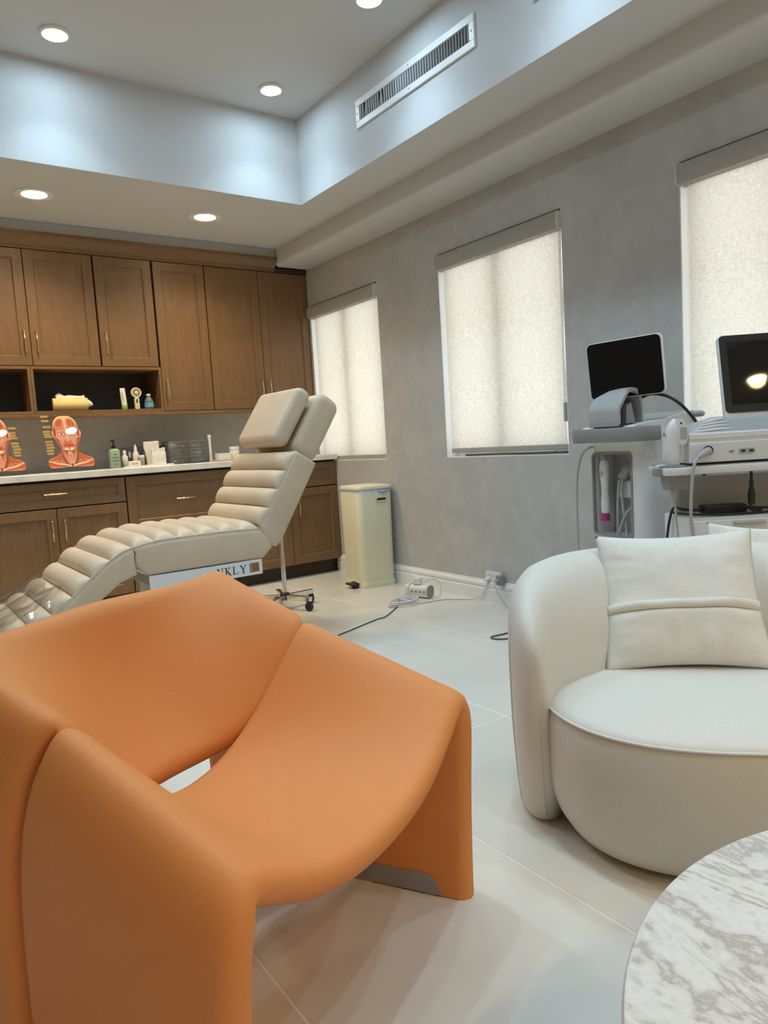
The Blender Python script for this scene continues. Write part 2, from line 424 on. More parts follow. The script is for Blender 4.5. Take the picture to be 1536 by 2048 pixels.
setp(ob('trim_2', bbox(XL, 2.685, 5.02, YB, 2.425, ZC+0.01), 'paint_white'), 'white filler strip between crown moulding and ceiling', kind='structure')
bp = [(XW, 0), (XW-0.016, 0), (XW-0.016, 0.075), (XW-0.012, 0.080), (XW-0.012, 0.092), (XW-0.016, 0.096), (XW-0.014, 0.112), (XW-0.006, 0.120), (XW-0.004, 0.128), (XW, 0.130)]
setp(ob('baseboard_right', prism(bp, -4.84, -YF, XZ), 'trim_white'), 'white moulded baseboard under the windows', kind='structure')

# windows -----------------------------------------------------------------
def window(n, ya, yb, z0, z1, label):
    bm = bmesh.new(); xf0, xf1 = XW+0.085, XW+0.135; w = 0.045
    box(bm, xf0, xf1, ya, ya+w, z0, z1); box(bm, xf0, xf1, yb-w, yb, z0, z1)
    box(bm, xf0, xf1, ya+w, yb-w, z0, z0+w); box(bm, xf0, xf1, ya+w, yb-w, z1-w, z1)
    root = setp(ob('window_%d' % n, bm, 'trim_white'), label, kind='structure')
    ym = (ya+yb)/2+0.02
    ob('mullion', bbox(xf0-0.01, xf1, ym-0.035, ym+0.035, z0+w, z1-w), 'trim_white', root)
    for a, b in ((ya+w, ym-0.035), (ym+0.035, yb-w)):
        ob('pane', bbox(xf0+0.02, xf0+0.026, a, b, z0+w, z1-w), 'glass', root)
    ob('jamb_lining', bm_jamb(ya, yb, z0, z1), 'trim_white', root)
    return root
def bm_jamb(ya, yb, z0, z1):
    bm = bmesh.new(); x0, x1, t = XW+0.002, XW+0.085, 0.006
    box(bm, x0, x1, ya, yb, z0, z0+t); box(bm, x0, x1, ya, ya+t, z0+t, z1); box(bm, x0, x1, yb-t, yb, z0+t, z1)
    return bm
window(1, *W1, WZ[0], 2.095, 'sliding window nearest the cabinets behind its blind')
window(2, *W2, *WZ, 'middle sliding window behind its blind')
window(3, *W3, *WZ, 'sliding window behind the medical machines')
def blind(ya, yb, z1, zb, label, chain=True):
    t = thing('roller_blind', label, 'blind', (XW+0.01, (ya+yb)/2, zb), 0, 'linen roller blinds on the windows')
    L = t.location
    def lc(p): return (p[0]-L.x, p[1]-L.y, p[2]-L.z)
    ya2, yb2 = ya+0.012, yb-0.004
    # cassette: curved front
    prof = [(0.030, 0.0), (-0.030, 0.004), (-0.038, 0.02), (-0.040, 0.045), (-0.038, 0.075), (-0.032, 0.088), (0.030, 0.09)]
    z0 = z1-0.012-0.09
    rings = [[(x, y-L.y, z0+z-L.z) for x, z in prof] for y in (ya2, yb2)]
    ob('cassette', loft(rings), 'blind_cassette', t, True, radians(35))
    for y, s in ((ya2, -1), (yb2, 1)):
        rings = [[(x, yy-L.y, z0+z-L.z) for x, z in prof] for yy in (y, y+s*0.004)]
        ob('end_cap', loft(rings), 'plastic_white', t)
    fy0, fy1 = ya2+0.012, yb2-0.028
    bm = bmesh.new(); n = 24
    rows = []
    for k in range(n+1):
        z = zb+(z0+0.02-zb)*k/n
        rows.append([bm.verts.new((0.012-0.0015*sin(k*0.7), y-L.y, z-L.z)) for y in (fy0, fy1)])
    for a, b in zip(rows, rows[1:]): bm.faces.new((a[0], a[1], b[1], b[0]))
    ob('fabric', bm, 'blind_fabric', t)
    ob('hem_bar', bbox(0.006, 0.018, fy0-L.y, fy1-L.y, -0.026, 0.004, 0.003), 'blind_cassette', t)
    if chain:
        bm = bmesh.new()
        for dx in (0.0, 0.012):
            tube([(-0.012+dx, ya2+0.006-L.y, z0-L.z), (-0.012+dx, ya2+0.006-L.y, 0.22)], 0.0016, 5, 1, bm)
        ob('bead_chain', bm, 'plastic_white', t)
        ob('chain_weight', bbox(-0.018, 0.006, ya2-0.002-L.y, ya2+0.012-L.y, 0.12, 0.22, 0.003), 'plastic_midgrey', t)
    return t
blind(*W1, 2.095, 0.905, 'lowered linen roller blind on the window beside the wooden cabinets', False)
blind(*W2, WZ[1], 0.925, 'lowered linen roller blind on the middle window')
blind(*W3, WZ[1], 0.925, 'lowered linen roller blind behind the medical machines', False)
# broken dark strip and latch lying on the middle sill
sb = bmesh.new()
tube([(XW+0.018, 3.30, 0.885), (XW+0.02, 3.0, 0.886), (XW+0.016, 2.75, 0.885), (XW+0.02, 2.50, 0.886)], 0.007, 6, 4, sb)
tube([(XW+0.008, 2.58, 0.893), (XW+0.004, 2.55, 0.886), (XW+0.003, 2.50, 0.888)], 0.005, 6, 4, sb)
tube([(XW+0.034, 2.85, 0.886), (XW+0.034, 2.50, 0.888)], 0.006, 6, 3, sb)
setp(ob('sealing_strip', sb, 'cable_dark'), 'broken dark sealing strip lying along the middle window sill', 'strip')

# ceiling lights ------------------------------------------------------------
def downlight(x, y, z, cool, label, r=0.056):
    t = thing('ceiling_light', label, 'ceiling light', (x, y, z), 0, 'cool tray ceiling lights' if cool else 'warm border ceiling lights')
    if cool:
        ob('trim_ring', lathe([(r+0.010, -0.0005), (r+0.010, -0.010), (r+0.004, -0.016), (r, -0.016), (r, -0.0005)], 32), 'trim_white', t, True, radians(30))
        ob('lens', lathe([(0, -0.004), (r, -0.004), (r, -0.0145), (0, -0.0150)], 32), 'led_cool', t)
    else:
        ob('trim_ring', lathe([(r+0.036, -0.0005), (r+0.036, -0.006), (r+0.004, -0.008), (r, -0.006), (r, -0.0005)], 32), 'trim_white', t, True, radians(30))
        ob('lens', lathe([(0, -0.002), (r, -0.002), (r, -0.0055), (0, -0.0058)], 32), 'led_warm', t)
    # the lamp's own beam
    c, _, p = LED_COOL if cool else LED_WARM
    ld = bpy.data.lights.new('lamp_beam', 'SPOT'); ld.color = c; ld.energy = p
    ld.spot_size = radians(108 if cool else 140); ld.spot_blend = 1.0; ld.shadow_soft_size = r*0.9
    lo = bpy.data.objects.new('lamp_beam', ld); COL.objects.link(lo); lo.parent = t; lo.location = (0, 0, -0.018)
downlight(0.929, 3.748, ZT, True, 'cool white round light in the raised ceiling above the left cabinets')
downlight(2.059, 3.748, ZT, True, 'cool white round light in the raised ceiling corner near the vent')
downlight(2.070, 2.790, ZT, True, 'cool white round light at the top edge above the vent')
for (x, y) in ((0.929, 2.79), (2.07, 1.83), (0.929, 1.83), (2.07, 0.87), (0.929, 0.87), (0.929, -0.1), (2.07, -0.1), (-0.2, 3.748), (-0.2, 2.79), (-0.2, 1.83)):
    downlight(x, y, ZT, True, 'cool white round light in the raised ceiling above the seating')
downlight(0.918, 4.494, ZC, False, 'warm yellow downlight in the ceiling border above the paired upper doors', 0.066)
downlight(1.920, 4.487, ZC, False, 'warm yellow downlight in the ceiling border near the soffit corner', 0.066)
for (x, y) in ((-0.08, 4.49), (-0.08, -1.3), (0.92, -1.3), (1.92, -1.3)):
    downlight(x, y, ZC, False, 'warm yellow downlight in the ceiling border behind the seating', 0.066)

# air vent -------------------------------------------------------------------
def vent(y0, y1, z0, z1, label, nsl):
    xv = TX1
    t = thing('air_vent', label, 'vent', (xv, (y0+y1)/2, z0))
    L = t.location; hy = (y1-y0)/2; h = z1-z0; b = 0.034
    bm = bmesh.new()
    box(bm, -0.010, -0.0005, -hy, hy, 0, b, 0.002); box(bm, -0.010, -0.0005, -hy, hy, h-b, h, 0.002)
    box(bm, -0.010, -0.0005, -hy, -hy+b, b, h-b, 0.002); box(bm, -0.010, -0.0005, hy-b, hy, b, h-b, 0.002)
    ob('frame', bm, 'trim_white', t)
    ob('duct_back', bbox(-0.0015, -0.0004, -hy+b, hy-b, b, h-b), 'dark_gap', t)
    me = bm_mesh(bbox(-0.0012, 0.0012, -0.0045, 0.0045, 0.0, h-2*b), 'slat'); me.materials.append(MATS['plastic_midgrey'])
    for k in range(nsl):
        o = link('slat', me, None, t); o.location = (-0.0055, -hy+b+(2*hy-2*b)*(k+0.5)/nsl, b)
        lean = 0.0
        if k in (nsl-3, nsl-10): lean = 0.14
        if k == nsl-11: lean = -0.10
        o.rotation_euler = (lean, 0, radians(50 if k < nsl*0.62 else 20))
    sc = lathe([(0.004, 0), (0.004, 0.002), (0.0015, 0.003)], 10)
    me = bm_mesh(sc, 'screw'); me.materials.append(MATS['plastic_midgrey'])
    for (yy, zz) in ((-hy+b/2, h/2), (hy-b/2, h/2), (0, b/2), (0, h-b/2)):
        o = link('screw', me, None, t); o.location = (-0.010, yy, zz); o.rotation_euler = (0, -pi/2, 0)
vent(2.427, 3.370, 2.705, 2.850, 'long white air vent with bent grey slats on the tray side', 44)
vent(1.20, 2.085, 2.720, 2.865, 'second air vent, only its corner showing at the top edge', 40)

# ------------------------------------------------------------------ cabinets
def handle_bm(L=0.145):
    bm = bmesh.new()
    h = L/2
    tube([(0, -0.026, -h+0.010), (0, -0.029, -h*0.55), (0, -0.032, -h*0.2), (0, -0.033, 0), (0, -0.032, h*0.2), (0, -0.029, h*0.55), (0, -0.026, h-0.010)],
         [0.0035, 0.0038, 0.0062, 0.0050, 0.0062, 0.0038, 0.0035], 8, 5, bm)
    for s in (-1, 1):
        tube([(0, 0.0, s*(h-0.006)), (0, -0.015, s*(h-0.008)), (0, -0.027, s*(h-0.010))], [0.0075, 0.0042, 0.0045], 8, 4, bm)
    return bm
HANDLE = bm_mesh(handle_bm(), 'handle', True); HANDLE.materials.append(MATS['brass'])
def front_panel(name, parent, x0, x1, z0, z1, hx=None, hz=None, horiz=False, st=0.058, y=0.0, g=0.002):
    """shaker door / drawer front; face at local y, 20 mm thick going back (+y)"""
    x0 += g; x1 -= g; z0 += g; z1 -= g
    cx, cz = (x0+x1)/2, (z0+z1)/2; w, h = (x1-x0)/2, (z1-z0)/2
    st = min(st, h*0.55)
    bm = bmesh.new()
    def ring(a, b, yy): return [bm.verts.new(p) for p in ((-a, yy, -b), (a, yy, -b), (a, yy, b), (-a, yy, b))]
    bv = 0.002
    R = [ring(w, h, 0.019), ring(w, h, bv), ring(w-bv, h-bv, 0.0), ring(w-st, h-st, 0.0), ring(w-st-0.006, h-st-0.006, 0.009), ring(w-st-0.009, h-st-0.009, 0.009)]
    R.append(ring(w-st-0.009, h-st-0.009, 0.019))
    for a, b in zip(R, R[1:]+R[:1]):
        for i in range(4): bm.faces.new((a[i], a[(i+1) % 4], b[(i+1) % 4], b[i]))
    d = ob(name, bm, 'wood', parent, loc=(cx, y, cz))
    ob('panel', bbox(-(w-st-0.0092), w-st-0.0092, 0.0105, 0.0185, -(h-st-0.0092), h-st-0.0092), 'wood', d)
    if hx is not None:
        o = link('handle', HANDLE, None, d); o.location = (hx-cx, 0.0, hz-cz)
        if horiz: o.rotation_euler = (0, pi/2, 0)
    return d
YU = 5.047
def upper(label, x0, x1, z0, z1, doors):
    t = thing('upper_cabinet', label, 'cabinet', (x0, YU, z0), 0, 'wooden upper cabinets')
    W, Hh = x1-x0, z1-z0
    ob('body', bbox(0.001, W-0.001, 0.0215, YB-YU-0.001, 0, Hh), 'wood', t)
    ob('reveal', bbox(0.006, W-0.006, 0.0195, 0.0210, 0.004, Hh-0.002), 'dark_gap', t)
    for (a, b, hx, hz) in doors: front_panel('door', t, a-x0, b-x0, 0.0, Hh, hx-x0, hz-z0)
    return t
ZU0, ZU1 = 1.612, 2.338
upper('upper cabinet with two short doors over the yellow paper roll', 0.502, 1.339, ZU0, ZU1, [(0.502, 0.9205, 0.884, 1.762), (0.9205, 1.339, 0.955, 1.762)])
upper('narrow single-door upper cabinet over the handheld fan', 1.347, 1.730, ZU0, ZU1, [(1.347, 1.730, 1.383, 1.762)])
upper('tall single-door upper cabinet right of the open shelf', 1.740, 2.113, 1.305, ZU1, [(1.740, 2.113, 1.771, 1.452)])
upper('tall double-door upper cabinet against the window wall', 2.117, 2.962, 1.305, ZU1, [(2.117, 2.540, 2.507, 1.452), (2.540, 2.962, 2.573, 1.452)])
upper('upper cabinet at the far left end, cut by the picture edge', -0.342, 0.497, ZU0, ZU1, [(-0.342, 0.0775, 0.041, 1.762), (0.0775, 0.497, 0.112, 1.762)])
def open_shelf(label, x0, x1):
    t = thing('open_shelf', label, 'shelf', (x0, YU, 1.305), 0, 'open shelf bays under the upper cabinets')
    W, Hh, d = x1-x0, ZU0-1.305-0.002, YB-YU-0.001
    ob('bottom_board', bbox(0, W, 0.0, d, 0, 0.020), 'wood', t)
    ob('top_board', bbox(0, W, 0.0, d, Hh-0.018, Hh), 'wood', t)
    ob('side_board', bbox(0, 0.016, 0.0, d, 0.020, Hh-0.018), 'wood', t)
    ob('side_board', bbox(W-0.016, W, 0.0, d, 0.020, Hh-0.018), 'wood', t)
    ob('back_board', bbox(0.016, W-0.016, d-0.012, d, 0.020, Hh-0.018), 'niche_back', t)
open_shelf('open wooden shelf bay holding the paper roll, tube, fan and bottle', 0.900, 1.738)
open_shelf('empty open wooden shelf bay at the left edge', 0.062, 0.898)
rail = ob('light_rail', bbox(-0.34, 2.962, YU-0.004, YU+0.03, 1.277, 1.303, 0.004), 'wood')
setp(rail, 'thin wooden rail along the bottom of the upper cabinets', 'moulding')
cp = [(YU+0.02, 2.340), (YU-0.004, 2.340), (YU-0.006, 2.352), (YU-0.014, 2.356), (YU-0.016, 2.368), (YU-0.035, 2.385), (YU-0.058, 2.405), (YU-0.062, 2.414), (YU-0.070, 2.418), (YU-0.070, 2.434), (YU+0.02, 2.434)]
cr = loft([[(x, y, z) for y, z in cp] for x in (-0.34, 2.684)])
setp(ob('crown_moulding', cr, 'wood'), 'stepped wooden crown moulding on top of the upper cabinets', 'moulding')
setp(ob('cabinet_filler', bbox(2.686, 2.962, YU-0.004, YU+0.05, 2.340, 2.372), 'wood_dark'), 'dark filler strip above the rightmost upper doors under the soffit', 'moulding')

YD = 4.786   # base door face
def base(label, x0, x1, fronts):
    t = thing('base_cabinet', label, 'cabinet', (x0, YD, 0), 0, 'wooden base cabinets')
    W = x1-x0
    ob('body', bbox(0.001, W-0.001, 0.0215, YB-YD-0.001, 0.105, 0.884), 'wood', t)
    ob('reveal', bbox(0.005, W-0.005, 0.0195, 0.0210, 0.110, 0.882), 'dark_gap', t)
    ob('toe_kick', bbox(0.001, W-0.001, 0.075, 0.095, 0.0, 0.105), 'wood_dark', t)
    for f in fronts: front_panel(f[0], t, f[1]-x0, f[2]-x0, f[3], f[4], f[5]-x0, f[6], f[7])
    return t
base('base cabinet with a drawer and two doors under the anatomy charts', 0.490, 1.345, [('drawer', 0.490, 1.345, 0.712, 0.872, 0.916, 0.798, True), ('door', 0.490, 0.9165, 0.110, 0.708, 0.880, 0.570, False), ('door', 0.9165, 1.345, 0.110, 0.708, 0.953, 0.570, False)])
base('base cabinet with deep drawers behind the reclined treatment chair', 1.350, 2.120, [('drawer', 1.350, 2.120, 0.520, 0.872, 1.735, 0.700, True), ('drawer', 1.350, 2.120, 0.110, 0.516, 1.735, 0.330, True)])
base('base cabinet with small drawer and two doors beside the waste bin', 2.124, 2.962, [('drawer', 2.124, 2.962, 0.690, 0.872, 2.543, 0.782, True), ('door', 2.124, 2.543, 0.110, 0.686, 2.508, 0.540, False), ('door', 2.543, 2.962, 0.110, 0.686, 2.604, 0.540, False)])
base('base cabinet at the far left end, cut by the picture edge', -0.342, 0.486, [('drawer', -0.342, 0.486, 0.712, 0.872, 0.072, 0.798, True), ('door', -0.342, 0.072, 0.110, 0.708, 0.035, 0.570, False), ('door', 0.072, 0.486, 0.110, 0.708, 0.108, 0.570, False)])
ZCT = 0.927
setp(ob('countertop', bbox(-0.342, 2.965, 4.756, YB-0.001, 0.886, ZCT, 0.003), 'counter'), 'pale grey stone countertop over the base cabinets', 'countertop')

# ------------------------------------------------------------------ orange lounge chair
def orange_chair():
    A = radians(26); w = Vector((cos(A), sin(A), 0)); P0 = Vector((0.98, 1.105, 0))
    t = thing('lounge_chair', 'orange fabric sculptural lounge chair with slab legs in the foreground', 'chair', P0-w*0.366, A)
    hs = lambda v: 0.455+0.375*min(max(v, -0.05), 0.42)
    zd = lambda v: 0.372-0.05*v
    # (c, height fraction of shoulder or q-code, vf, vb)
    legs = [(-0.366, 0.0, 0.022, 0.486), (-0.369, 0.20, 0.022, 0.483), (-0.371, 0.42, 0.020, 0.477), (-0.372, 0.62, 0.016, 0.466), (-0.370, 0.79, 0.010, 0.440), (-0.358, 0.94, 0.003, 0.402), (-0.322, 1.035, 0.0, 0.388)]
    seat = [(-0.272, 0.955, 0.0, 0.396), (-0.22, 0.765, 0.0, 0.418), (-0.165, 0.545, 0.0, 0.445), (-0.105, 0.33, 0.0, 0.462), (-0.05, 0.15, 0.0, 0.470), (0.0, 0.0, 0.0, 0.472)]
    half = [('l', *p) for p in legs]+[('s', *p) for p in seat]
    full = half+[(k, -c, q, a, b) for (k, c, q, a, b) in reversed(half[:-1])]
    def ctrl(tt):
        out = []
        for k, c, q, a, b in full:
            v = a+(b-a)*tt
            c = c*(1+0.095*(1-min(max(v, 0)/0.42, 1)))
            if k == 'l': z = hs(v)*q
            else: z = zd(v)+(hs(v)-zd(v))*q**2.1
            out.append(Vector((c, v, z)))
        return out
    cache = {}
    def P(s, tt):
        key = round(tt, 6)
        if key not in cache: cache[key] = ctrl(tt)
        return bspline(cache[key], s)
    ob('seat', sheet(P, 110, 16, 0.055), 'orange', t, True, radians(60))
    E0 = [(-0.368, 0.496, 0), (-0.370, 0.492, 0.12), (-0.372, 0.485, 0.26), (-0.372, 0.470, 0.39), (-0.369, 0.440, 0.505), (-0.357, 0.396, 0.590), (-0.322, 0.376, 0.620), (-0.272, 0.376, 0.570), (-0.22, 0.395, 0.466), (-0.165, 0.428, 0.396), (-0.105, 0.472, 0.368), (-0.05, 0.492, 0.366), (0, 0.497, 0.366)]
    E1 = [(-0.362, 0.70, 0), (-0.366, 0.712, 0.14), (-0.372, 0.722, 0.30), (-0.376, 0.722, 0.48), (-0.376, 0.705, 0.62), (-0.366, 0.672, 0.706), (-0.330, 0.655, 0.722), (-0.28, 0.650, 0.716), (-0.22, 0.650, 0.712), (-0.16, 0.650, 0.710), (-0.10, 0.650, 0.708), (-0.05, 0.650, 0.707), (0, 0.650, 0.707)]
    E0 = E0+[(-a, b, c) for a, b, c in reversed(E0[:-1])]; E1 = E1+[(-a, b, c) for a, b, c in reversed(E1[:-1])]
    c2 = {}
    def PB(s, tt):
        key = round(tt, 6)
        if key not in c2:
            o = []
            for a, b in zip(E0, E1):
                a, b = Vector(a), Vector(b); p = a.lerp(b, tt)
                f = max(0.0, 1-abs(p.x)/0.34)
                bow = 4*tt*(1-tt)
                p.y += 0.030*bow*f; p.z -= 0.012*bow*f
                # small pulled creases near the lower edge
                p.y += 0.004*sin(p.x*70)*f*(1-tt)**2
                o.append(p)
            c2[key] = o
        return bspline(c2[key], s)
    ob('backrest', sheet(PB, 120, 16, 0.060), 'orange', t, True, radians(60))
    # piping seam near the front edge of the seat
    pts = []
    for k in range(0, 61):
        s = 0.245+0.51*k/60
        h = 1e-3
        n = ((P(s+h, 0.0)-P(s-h, 0.0)).cross(P(s, h*3)-P(s, 0.0))).normalized()
        pts.append(P(s, 0.0)-n*0.018+Vector((0, 0.0042, 0)))
    ob('front_seam', tube(pts, 0.0017, 6, 1), 'orange_seam', t)
    for s in (-1, 1):
        prof = [(0.085, 0.0), (0.085, 0.012), (0.098, 0.034), (0.118, 0.044), (0.470, 0.044), (0.470, 0.0)]
        xc = lambda v: 0.3665*(1+0.095*(1-min(v/0.42, 1)))-0.057
        ob('foot_plate', loft([[(s*(xc(v)+dx), v, z+0.004) for v, z in prof] for dx in (-0.002, 0.0015)]), 'steel_grey', t)
    return t
orange_chair()

# ------------------------------------------------------------------ ivory swivel armchair and its pillows
ARM_RZ = radians(-45); ARM_LOC = Vector((0.49*0.7071+1.87*0.7071, -0.49*0.7071+1.87*0.7071, 0))
def armchair():
    t = thing('armchair', 'ivory upholstered barrel armchair with rounded arms and thick seat', 'armchair', ARM_LOC, ARM_RZ)
    # shell: stations around a U in plan, outer line O, inner line I (taken at seat height)
    O = [(-0.434, -0.198), (-0.462, -0.197), (-0.488, -0.145), (-0.499, -0.055), (-0.500, 0.03), (-0.492, 0.12), (-0.455, 0.215), (-0.37, 0.295), (-0.24, 0.345), (-0.12, 0.362), (0, 0.366)]
    I = [(-0.430, -0.198), (-0.406, -0.194), (-0.392, -0.150), (-0.374, -0.106), (-0.344, -0.070), (-0.306, -0.034), (-0.262, 0.006), (-0.21, 0.050), (-0.14, 0.09), (-0.07, 0.112), (0, 0.118)]
    Hh = [0.44, 0.50, 0.555, 0.592, 0.618, 0.638, 0.650, 0.657, 0.660, 0.662, 0.662]
    def mir(l): return l+[(-x, y) for x, y in reversed(l[:-1])]
    CO = [Vector((x, y, h)) for (x, y), h in zip(mir(O), Hh+Hh[-2::-1])]
    CI = [Vector((x, y, 0)) for x, y in mir(I)]
    n = 120; rings = []; seampts = []
    prof = [(0.10, 0.012, 0), (0.02, 0.03, 0), (0.0, 0.10, 0), (0.0, 0.22, 0), (0.0, 0.34, 0), (0.0, -0.20, 1), (0.012, -0.13, 1), (0.045, -0.080, 1), (0.11, -0.042, 1), (0.20, -0.016, 1), (0.32, -0.002, 1), (0.44, 0.0, 1), (0.56, -0.010, 1), (0.68, -0.036, 1), (0.78, -0.078, 1), (0.87, -0.14, 1), (0.94, -0.20, 1), (1.0, 0.36, 0), (1.0, 0.20, 0), (0.97, 0.012, 0)]
    for k in range(n+1):
        s = k/n
        o = bspline(CO, s); i_ = bspline(CI, s); h = o.z
        o2, i2 = Vector((o.x, o.y, 0)), Vector((i_.x, i_.y, 0))
        ring = []
        for f, z, rel in prof:
            if rel: zz = 0.36+(h-0.36)*(0.30+z)/0.30 if f > 0.5 else 0.30+(h-0.30)*(0.36+z)/0.36
            else: zz = min(z, 0.36 if f > 0.9 else 0.295)
            p = o2.lerp(i2, f)
            q = max(0.0, min(1.0, (0.12-p.y)/0.32))          # tips tuck in toward the floor
            sh = (max(0.0, 0.34-zz)/0.34)**1.6
            p = Vector((p.x*(1-0.03*sh), p.y+0.125*q*sh, zz))
            ring.append(p)
        rings.append(ring)
    ob('shell', loft(rings), 'ivory', t, True, radians(80))
    k0 = round(0.17*n); k1 = n-k0
    path = [rings[k0][j] for j in range(1, 7)]+[rings[k][7] for k in range(k0, k1+1)]+[rings[k1][j] for j in range(6, 0, -1)]
    def outw(p):
        d = Vector((p.x, p.y+0.05, 0)).normalized()
        return p+d*0.0004+Vector((0, 0, 0.0002))
    ob('stitched_seam', tube([outw(p) for p in path], 0.0010, 5, 1), 'ivory_seam', t)
    # seat drum
    rings = []
    m = 72
    def outline(hx, fy, by, z, e=2/2.6):
        r = []
        for i in range(m):
            a = 2*pi*i/m; x = hx*sup(cos(a), e); s_ = sup(sin(a), e)
            r.append((x, (by if s_ > 0 else fy)*s_, z))
        return r
    for hx, fy, z in ((0.355, 0.315, 0.012), (0.372, 0.338, 0.025), (0.395, 0.372, 0.065), (0.412, 0.398, 0.12), (0.423, 0.415, 0.19), (0.428, 0.424, 0.26), (0.428, 0.427, 0.32), (0.424, 0.424, 0.343), (0.419, 0.419, 0.352), (0.410, 0.410, 0.358), (0.38, 0.38, 0.366), (0.32, 0.32, 0.372), (0.22, 0.22, 0.376), (0.1, 0.1, 0.378)):
        rings.append(outline(min(hx, 0.428), fy, 0.27*hx/0.428, z))
    ob('seat', loft(rings), 'ivory', t, True, radians(70))
    op = [Vector(p) for p in outline(0.4255, 0.4255, 0.268, 0.347)]
    ob('piping', tube(op, 0.0035, 6, 1, closed=True), 'ivory', t)
    ob('base', lathe([(0.26, 0.0), (0.28, 0.004), (0.28, 0.014), (0.0, 0.016)], 40), 'plastic_black', t)
    return t
armchair()
def pillow(name, label, loc, rz, tilt, w, h, th, band, seed, roll=0.0):
    t = thing(name, label, 'pillow', loc, rz, 'ivory pillows on the armchair')
    N = 40; bm = bmesh.new()
    def pt(u, v, side):
        x = u*w/2*(1-0.075*(1-v*v)-0.01*v); z = v*h/2*(1-0.085*(1-u*u))
        prof = (max(1-abs(u)**2.6, 0)**0.62)*(max(1-abs(v)**2.6, 0)**0.62)
        y = side*th/2*prof
        nz = noise.noise(Vector((u*2.2+seed, v*2.2, side*2.0)))
        edge = max(abs(u), abs(v))
        wr = 0.0
        if edge > 0.45:
            q = (edge-0.45)/0.55
            arg = (v if abs(u) > abs(v) else u)
            wr = 0.007*q*(1-q)*4*noise.noise(Vector((arg*6.5+seed*3, side*3.1, (u > 0)*5.0+(v > 0)*9.0)))
        y += side*(0.010*nz*prof+wr*min(prof*3, 1))
        if band and side < 0:
            d = (v+0.14)
            if abs(d) < 0.10: y -= side*0.009*math.exp(-((v+0.215)/0.022)**2)*(1-abs(u)**6)
        return Vector((x, y, z))
    M = Matrix.Rotation(tilt, 4, 'X') @ Matrix.Rotation(roll, 4, 'Y') @ Matrix.Translation((0, 0, h/2))
    for side in (-1, 1):
        G = [[bm.verts.new(M @ pt(-1+2*i/N, -1+2*j/N, side)) for i in range(N+1)] for j in range(N+1)]
        for j in range(N):
            for i in range(N): bm.faces.new((G[j][i], G[j][i+1], G[j+1][i+1], G[j+1][i]))
    bmesh.ops.remove_doubles(bm, verts=bm.verts, dist=1e-4)
    ob('cover', bm, 'ivory_pillow', t, True)
    if band:
        bm = bmesh.new(); nb = 40; rows = []
        for v, lift in ((-0.215, 0.0), (-0.212, 0.004), (-0.15, 0.0055), (-0.09, 0.0045), (-0.085, 0.0)):
            row = []
            for i in range(nb+1):
                u = -0.985+1.97*i/nb
                p = pt(u, v, -1); p.y -= lift+0.0005
                if v < -0.2: p.y = pt(u, -0.19, -1).y-lift-0.0005
                row.append(bm.verts.new(M @ p))
            rows.append(row)
        for a, b in zip(rows, rows[1:]):
            for i in range(nb): bm.faces.new((a[i], a[i+1], b[i+1], b[i]))
        ob('band', bm, 'ivory_pillow', t, True)
    return t
def arm_local(x, y, z): 
    c, s = cos(ARM_RZ), sin(ARM_RZ)
    return (ARM_LOC.x+x*c-y*s, ARM_LOC.y+x*s+y*c, z)
pillow('throw_pillow', 'square ivory pillow with a sewn band, leaning in the armchair', arm_local(-0.045, 0.000, 0.374), ARM_RZ+radians(-3), radians(-29), 0.408, 0.378, 0.115, True, 1.3, radians(-1.5))
pillow('throw_pillow', 'plain ivory pillow tucked behind the banded one', arm_local(0.185, 0.145, 0.385), ARM_RZ+radians(-8), radians(-21), 0.30, 0.345, 0.05, False, 4.1, radians(3))

# ------------------------------------------------------------------ round travertine coffee table
ct = thing('coffee_table', 'round travertine coffee table at the lower right corner', 'table', (0.863, 0.043, 0))
ob('tabletop', lathe([(0, 0.362), (0.478, 0.362), (0.486, 0.366), (0.490, 0.374), (0.490, 0.394), (0.487, 0.399), (0.483, 0.400), (0, 0.400)], 160), 'travertine', ct, True, radians(30))
ob('pedestal', lathe([(0.20, 0.0), (0.20, 0.02), (0.155, 0.04), (0.14, 0.20), (0.16, 0.34), (0.22, 0.362)], 64), 'travertine', ct, True, radians(40))

